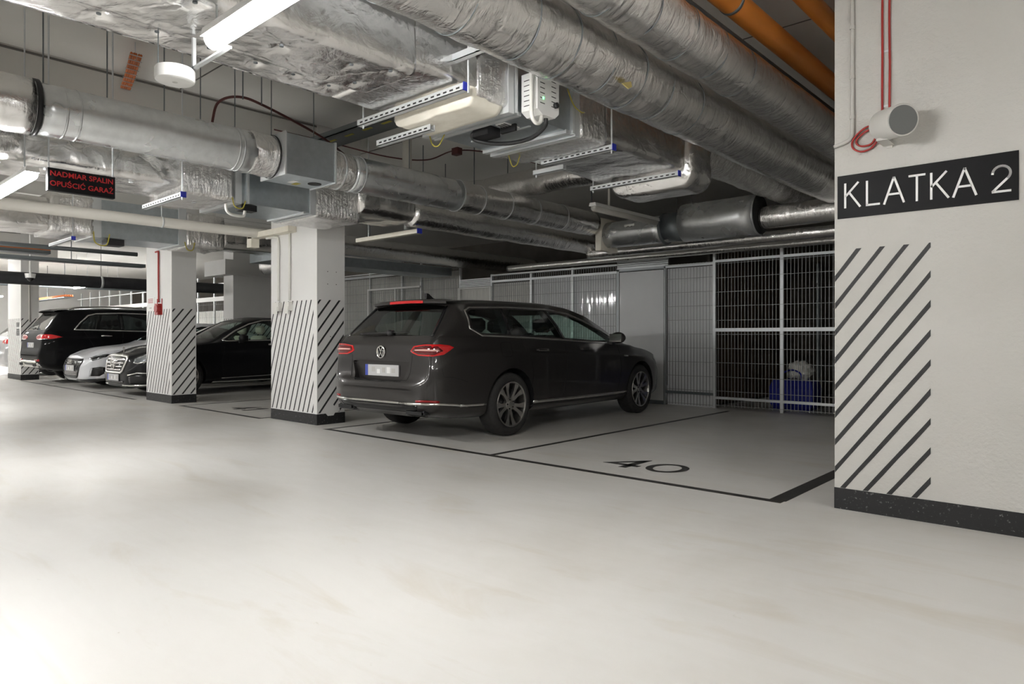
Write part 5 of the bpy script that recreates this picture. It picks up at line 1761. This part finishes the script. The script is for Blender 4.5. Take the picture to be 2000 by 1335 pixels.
for s in (-1, 1):
    ps = pside(s)
    for g in S_G:
        A('side_window', patch(sk, g, ps, -0.002, 0.1, 0), 'glx')
    A('window_trim', strip(sk, S_DLO, 0.026, ps, 0.008, 0.04, 0.01, True), 'chrome')
    A('pillar_trim', patch(sk, [(1.63, 1.58), (1.69, 1.58), (1.69, 1.20), (1.63, 1.20)], ps, 0.002, 0.1, 0.004), 'gloss')
    for pts in ([(1.66, 1.15), (1.62, .70), (1.60, .38)], [(2.75, 1.12), (2.75, .38)], [(.85, 1.17), (1.0, .9), (1.05, .80)]):
        A('panel_gap', strip(sk, pts, 0.008, ps, 0.001, 0.08, 0.002), 'seam_car', False)
    for y in (1.30, 2.45):
        A('door_handle', strip(sk, [(y - 0.11, 1.065), (y + 0.11, 1.06)], 0.032, ps, 0.03, 0.06, 0.03), 'chrome')
    A('running_board', box(min(s * .80, s * .99), max(s * .80, s * .99), 1.55, 3.5, .34, .40), 'satin', False)
    A('roof_rail', tube(bez([(s * .66, .6, 1.66), (s * .67, .8, 1.715), (s * .67, 1.6, 1.745), (s * .66, 2.4, 1.72), (s * .655, 2.6, 1.67)], 6), 0.018, 8), 'satin')
    wr = pwrap(0.45, 0.50, s)
    A('tail_light', patch(sk, [(-12, 1.04), (6, 1.085), (30, 1.105), (58, 1.10), (82, 1.04), (60, 1.0), (30, .985), (8, .985), (-4, 1.0)], wr, 0.008, (6, 0.04), 0.02), 'tail')
    A('tail_light_bar', strip(sk, [(8, .985), (30, .985), (52, 1.0)], 0.012, wr, 0.011, (5.0, 90.0), 0.005), 'chrome')
    A('reflector', strip(sk, [(5, .52), (20, .52), (34, .53)], 0.045, wr, 0.008, (4.0, 90.0), 0.01), 'refl')
    A('exhaust_trim', rbox(min(s * .38, s * .74), max(s * .38, s * .74), -.01, .14, .37, .48, 0.03), 'chrome', 40)
    A('exhaust_mouth', box(min(s * .44, s * .68), max(s * .44, s * .68), -.02, -.008, .395, .455), 'dark', False)
    mirror(A, s, 3.05, 1.22, 0.96, 'blackpaint')
A('rear_window', patch(sk, S_RG, prear, -0.002, 0.1, 0), 'glx')
A('bumper_trim', strip(sk, [(-.62, .49), (.62, .49)], 0.05, prear, 0.012, 0.08, 0.012), 'chrome')
A('skid_plate', rbox(-.62, .62, .02, .2, .36, .43, 0.02), 'satin', 40)
A('spoiler', rings([[(x, y + abs(x) ** 2 * 0.12, z - abs(x) ** 2 * 0.06) for x in frange(-.62, .62, 0.062)] for y, z in ((.60, 1.695), (.45, 1.685), (.30, 1.655), (.30, 1.635), (.42, 1.62), (.5, 1.62))], False, False, False), 'blackpaint', 50)
A('wiper', tube([tuple(sk.hit(*prear(x, 1.235), 0.02)[0]) for x in frange(.02, -.4, 0.07)], 0.012, 6), 'black')
number_plate(A, 0, 0.05, .86, 0.52, 0.114, -1)
seats(A, ((1.7, (-.45, 0, .45), .2), (2.5, (-.4, .4), .25)), .9, 'seat', 1.12)
A('dashboard', rbox(-.78, .78, 3.0, 3.4, .9, 1.10, 0.04), 'black', 40)
A('windscreen', patch(sk, S_WS, pfront(4.92), -0.002, 0.12, 0), 'gl')

# ---------------- saloon and coupe, noses to the lane


def saloon_spec(L, H, belt, pn, wkey, wheel, w, hood_front, coupe=False):
    k = H / 1.46
    c = L / 4.92
    return dict(L=L, paint=pn, wheel=wheel, axles=(1.08 * c, L - 0.86), track=w - 0.015, zmid=.55, cab=(.9 * c, 3.45 * c), cabz=.76, wkey=wkey, gap=.04,
                ztop=[(0, .60), (.03, .72), (.08, .92 * k), (.15, 1.01 * k), (.6 * c, 1.06 * k), (.9 * c, 1.12 * k), (1.5 * c, 1.36 * k), (2.0 * c, 1.44 * k), (2.4 * c, 1.445 * k), (2.75 * c, 1.39 * k), (3.2 * c, 1.20 * k), (3.6 * c, 1.00 * k), (L - 1.05, .955 * k), (L - .5, .88 * k), (L - .2, hood_front + .045), (L - .08, hood_front), (L - .045, hood_front - .07), (L - .015, .56), (L, .46)],
                zb=[(0, .36), (.05, .30), (.2, .24), (.6, .19), (L - .9, .17), (L - .3, .155), (L - .05, .17), (L, .24)],
                w=[(0, .62), (.03, .74), (.12, .83), (.4, w - .03), (1.1, w), (L - .9, w), (L - .55, w - .02), (L - .32, w - .06), (L - .16, w - .15), (L - .07, w - .26), (L - .02, w - .40), (L, w - .52)],
                zsh=[(0, .70), (.4, .86 * k), (2, .84 * k), (3.9 * c, .77 * k), (L - .3, .66), (L, .40)],
                zbelt=[(0, .8), (.1, .98 * k), (1, .995 * k), (2.2, .97 * k), (3.6 * c, .915 * k), (L - .8, .85 * k), (L - .3, .72), (L, .42)],
                wtop=[(0, .6), (.1, .74), (.8, .70), (1.3, .62), (1.9 * c, .585), (2.6 * c, .585), (3.1 * c, .65), (3.6 * c, .76), (L - .9, .72), (L - .4, .64), (L - .1, .50), (L, .3)],
                crown=[(0, .03), (.3, .04), (1.4, .06), (2.6, .065), (3.4 * c, .075), (L - .9, .055), (L - .2, .05), (L - .05, .04), (L, .03)])


MER = saloon_spec(4.92, 1.46, .97, 'navy', 'mer', (0.335, 0.235, 0.235), 0.926, 0.735)
M_G = [[(1.42, 1.02), (1.50, 1.22), (1.75, 1.325), (2.05, 1.352), (2.10, 1.005), (1.5, 1.01)], [(2.17, 1.352), (2.42, 1.345), (2.7, 1.275), (3.0, 1.15), (3.24, 1.01), (3.22, .985), (2.18, 1.002)]]
M_DLO = [(1.36, 1.005), (1.46, 1.24), (1.73, 1.348), (2.1, 1.376), (2.44, 1.368), (2.73, 1.295), (3.03, 1.168), (3.36, .985), (3.28, .968), (2.2, .985), (1.4, .998)]
M_WS = [(-.68, 1.02), (.68, 1.02), (.54, 1.345), (-.54, 1.345)]
MER['side_glass'] = M_G
MER['end_glass'] = [(M_WS, 2.5, 5.4), ([(-.62, 1.09), (.62, 1.09), (.5, 1.30), (-.5, 1.30)], .2, 1.75)]
saloon, sk, fe, A = build_car('saloon_car', 'black saloon with chrome slatted grille behind the farther striped column', (-13.40, 4.30 + 4.92, 0), pi, MER)
LM = 4.92
pf = pfront(LM)


def pwrapf(L, cx, back, s):
    def f(a, b):
        t = radians(a)
        d = Vector((s * sin(t), cos(t), 0))
        c_ = Vector((s * cx, L - back, b))
        return c_ + d * 2.0, -d
    return f


for s in (-1, 1):
    ps = pside(s)
    for g in M_G:
        A('side_window', patch(sk, g, ps, -0.002, 0.1, 0), 'gl')
    A('window_trim', strip(sk, M_DLO, 0.018, ps, 0.007, 0.04, 0.01, True), 'chrome')
    A('pillar_trim', patch(sk, [(2.105, 1.36), (2.165, 1.36), (2.175, .995), (2.105, .997)], ps, 0.002, 0.1, 0.004), 'gloss')
    A('sill_trim', strip(sk, [(1.5, .215), (3.55, .21)], 0.030, ps, 0.008, 0.1, 0.012), 'chrome')
    A('door_trim', strip(sk, [(1.5, .345), (2.6, .30), (3.4, .285)], 0.012, ps, 0.006, 0.08, 0.006), 'satin')
    for pts in ([(2.14, .98), (2.14, .25)], [(3.32, .96), (3.40, .6), (3.36, .25)], [(1.4, .98), (1.52, .7), (1.45, .4)]):
        A('panel_gap', strip(sk, pts, 0.006, ps, 0.001, 0.08, 0.002), 'seam_car', False)
    for y in (1.62, 2.36):
        A('door_handle', strip(sk, [(y - 0.11, .90), (y + 0.11, .895)], 0.026, ps, 0.03, 0.06, 0.03), 'satin')
    mirror(A, s, 3.02, 1.02, 0.90, 'navy')
    wr = pwrapf(LM, 0.40, 0.75, s)
    A('head_light', patch(sk, [(20, .60), (19, .665), (30, .735), (44, .765), (56, .765), (52, .70), (40, .62), (28, .585)], wr, 0.008, (4, 0.03), 0.015), 'lens')
    hl = A('light_bezel', strip(sk, [(20, .60), (28, .585), (40, .62), (52, .70)], 0.016, wr, 0.012, (3.0, 90.0), 0.01), 'chrome')
    A('intake', patch(sk, [(15, .24), (14, .36), (30, .40), (46, .39), (48, .30), (36, .24)], wr, 0.004, (4, 0.04), 0.01), 'gloss')
    A('intake_trim', strip(sk, [(13, .38), (28, .425), (44, .415), (51, .36), (52, .30)], 0.018, wr, 0.012, (3.0, 90.0), 0.012), 'chrome')
    A('lower_trim', strip(sk, [(-4, .205), (15, .205), (32, .21), (48, .22)], 0.022, wr, 0.012, (3.0, 90.0), 0.012), 'chrome')
GR = [(-.47, .66), (-.44, .70), (-.2, .715), (.2, .715), (.44, .70), (.47, .66), (.40, .45), (.33, .42), (-.33, .42), (-.40, .45)]
A('grille_ground', patch(sk, GR, pf, 0.010, 0.05, 0.02), 'gloss')
A('grille_frame', strip(sk, GR, 0.030, pf, 0.024, 0.03, 0.02, True), 'chrome')
for k, z in enumerate((.645, .585, .525, .47)):
    hw = .46 - .13 * (.66 - z) / .24 - 0.03
    A('grille_bar', strip(sk, [(-hw, z), (hw, z)], 0.020, pf, 0.028, 0.05, 0.016), 'chrome')
gy = sk.hit(*pf(0, .57), 0.045)[0].y
A('grille_badge', join(tube([(0.085 * cos(2 * pi * k / 32), gy, .565 + 0.085 * sin(2 * pi * k / 32)) for k in range(33)], 0.009, 8),
                       seg_bars([[(0, 0), (0, .082)], [(0, 0), (.071, -.041)], [(0, 0), (-.071, -.041)]], 0.018, lambda a, b, d: (a, gy + d, .565 + b), -0.004, 0.008)), 'chrome', False)
hz_ = sk.hit(*ptop(0, LM - .16), 0)[0]
A('hood_ornament', join(cyl(tuple(hz_), tuple(hz_ + Vector((0, 0, .04))), 0.006, 8), tube([tuple(hz_ + Vector((0.035 * cos(2 * pi * k / 24), 0, .075 + 0.035 * sin(2 * pi * k / 24)))) for k in range(25)], 0.004, 6),
                        seg_bars([[(0, 0), (0, .034)], [(0, 0), (.029, -.017)], [(0, 0), (-.029, -.017)]], 0.007, lambda a, b, d: (a, hz_.y + d, hz_.z + .075 + b), -0.002, 0.002)), 'chrome', False)
number_plate(A, 0, sk.hit(*pf(0, .34), 0.012)[0].y, .335, 0.52, 0.114, 1)
A('windscreen', patch(sk, M_WS, pf, -0.002, 0.1, 0), 'gl')
A('lower_intake', patch(sk, [(-.40, .235), (.40, .235), (.46, .28), (-.46, .28)], pf, 0.004, 0.06, 0.01), 'gloss')
seats(A, ((1.55, (-.4, .4), .24), (2.4, (-.38, .38), .25)), .80, 'beige', .93)
A('dashboard', rbox(-.74, .74, 3.05, 3.4, .76, .96, 0.04), 'black', 40)
steering(A, -.38, 2.98, .95)

AUD = saloon_spec(4.72, 1.37, .93, 'white', 'aud', (0.34, 0.24, 0.245), 0.93, 0.665, True)
U_G = [[(1.40, .95), (1.62, 1.17), (2.0, 1.255), (2.35, 1.258), (2.62, 1.20), (2.9, 1.08), (3.10, .955), (3.06, .93), (1.5, .935)]]
U_WS = [(-.66, .97), (.66, .97), (.54, 1.255), (-.54, 1.255)]
AUD['side_glass'] = U_G
AUD['end_glass'] = [(U_WS, 2.4, 5.2)]
coupe, sk, fe, A = build_car('coupe_car', 'white coupe with black honeycomb grille between the two black cars', (-15.95, 4.32 + 4.72, 0), pi, AUD)
LA = 4.72
pf = pfront(LA)
for s in (-1, 1):
    ps = pside(s)
    A('side_window', patch(sk, U_G[0], ps, -0.002, 0.1, 0), 'gld')
    A('window_trim', strip(sk, U_G[0], 0.016, ps, 0.006, 0.04, 0.008, True), 'gloss')
    mirror(A, s, 2.95, .97, 0.90, 'gloss')
    for pts in ([(3.15, .9), (3.22, .6), (3.18, .25)], [(1.85, .9), (1.8, .3)]):
        A('panel_gap', strip(sk, pts, 0.006, ps, 0.001, 0.08, 0.002), 'seam_car', False)
    wr = pwrapf(LA, 0.40, 0.75, s)
    A('head_light', patch(sk, [(27, .60), (26, .635), (38, .675), (50, .70), (58, .70), (52, .645), (42, .605), (33, .575)], wr, 0.008, (4, 0.03), 0.012), 'gloss')
    A('light_strip', strip(sk, [(29, .632), (40, .668), (53, .690)], 0.016, wr, 0.012, (3.0, 90.0), 0.006), 'lens')
    A('light_strip', strip(sk, [(33, .590), (42, .618), (51, .655)], 0.010, wr, 0.012, (3.0, 90.0), 0.006), 'lens')
    A('intake', patch(sk, [(27, .27), (30, .43), (44, .455), (52, .44), (50, .33), (42, .27)], wr, 0.004, (4, 0.03), 0.01), 'gloss')
    A('intake_blade', strip(sk, [(29, .28), (32, .43)], 0.022, wr, 0.02, (3.0, 90.0), 0.02), 'white')
    A('splitter', strip(sk, [(-4, .19), (15, .19), (32, .195), (50, .21)], 0.035, wr, 0.02, (3.0, 90.0), 0.02), 'gloss')
    for pts in ([(.30, LA - .25), (.40, LA - .6), (.50, LA - 1.0)], [(.52, LA - .35), (.64, LA - .7), (.70, LA - 1.1)]):
        A('hood_line', strip(sk, [(s * a, b) for a, b in pts], 0.006, ptop, 0.001, 0.06, 0.002), 'plateg', False)
AG = [(-.50, .60), (.50, .60), (.53, .55), (.42, .27), (.36, .24), (-.36, .24), (-.42, .27), (-.53, .55)]
A('grille_ground', patch(sk, AG, pf, 0.006, 0.05, 0.02), 'gloss')
A('grille_frame', strip(sk, AG, 0.022, pf, 0.014, 0.03, 0.016, True), 'black')
A('grille_mesh', join(*[strip(sk, [(-.47 + .06 * abs(.55 - z) / .1, z), (.47 - .06 * abs(.55 - z) / .1, z)], 0.006, pf, 0.012, 0.06, 0.006) for z in frange(.28, .57, .036)]), 'rimdark', False, kind='stuff')
gy = sk.hit(*pf(0, .545), 0.03)[0].y
A('ring_badge', join(*[tube([(cx + 0.042 * cos(2 * pi * k / 24), gy, .548 + 0.042 * sin(2 * pi * k / 24)) for k in range(25)], 0.005, 6) for cx in (-.093, -.031, .031, .093)]), 'chrome')
number_plate(A, 0, sk.hit(*pf(0, .42), 0.014)[0].y, .42, 0.52, 0.114, 1)
A('windscreen', patch(sk, U_WS, pf, -0.002, 0.1, 0), 'gld')

# ---------------- the silver car cut off at the left edge: same kind of body as the estate, with its own lamps
SIL = dict(EST)
SIL['paint'] = 'silver'
SIL['extra_cut'] = []
silver, sk, fe, A = build_car('silver_car', 'silver car at the left edge, mostly hidden by the far column', (-22.6, 4.35, 0), 0.0, SIL)
for s in (-1, 1):
    ps = pside(s)
    for g in EST['side_glass']:
        A('side_window', patch(sk, g, ps, -0.002, 0.1, 0), 'gld')
    wr = pwrap(0.45, 0.50, s)
    A('tail_light', patch(sk, [(-1, .905), (4, .985), (22, 1.0), (44, 1.0), (62, .985), (50, .875), (36, .858), (4, .865)], wr, 0.006, (6, 0.04), 0.02), 'tail')
A('rear_window', patch(sk, RG, prear, -0.002, 0.1, 0), 'gld')
A('windscreen', patch(sk, WS, pfront(4.767), -0.002, 0.1, 0), 'gl')
number_plate(A, 0, 0.06, .705, 0.52, 0.114, -1)
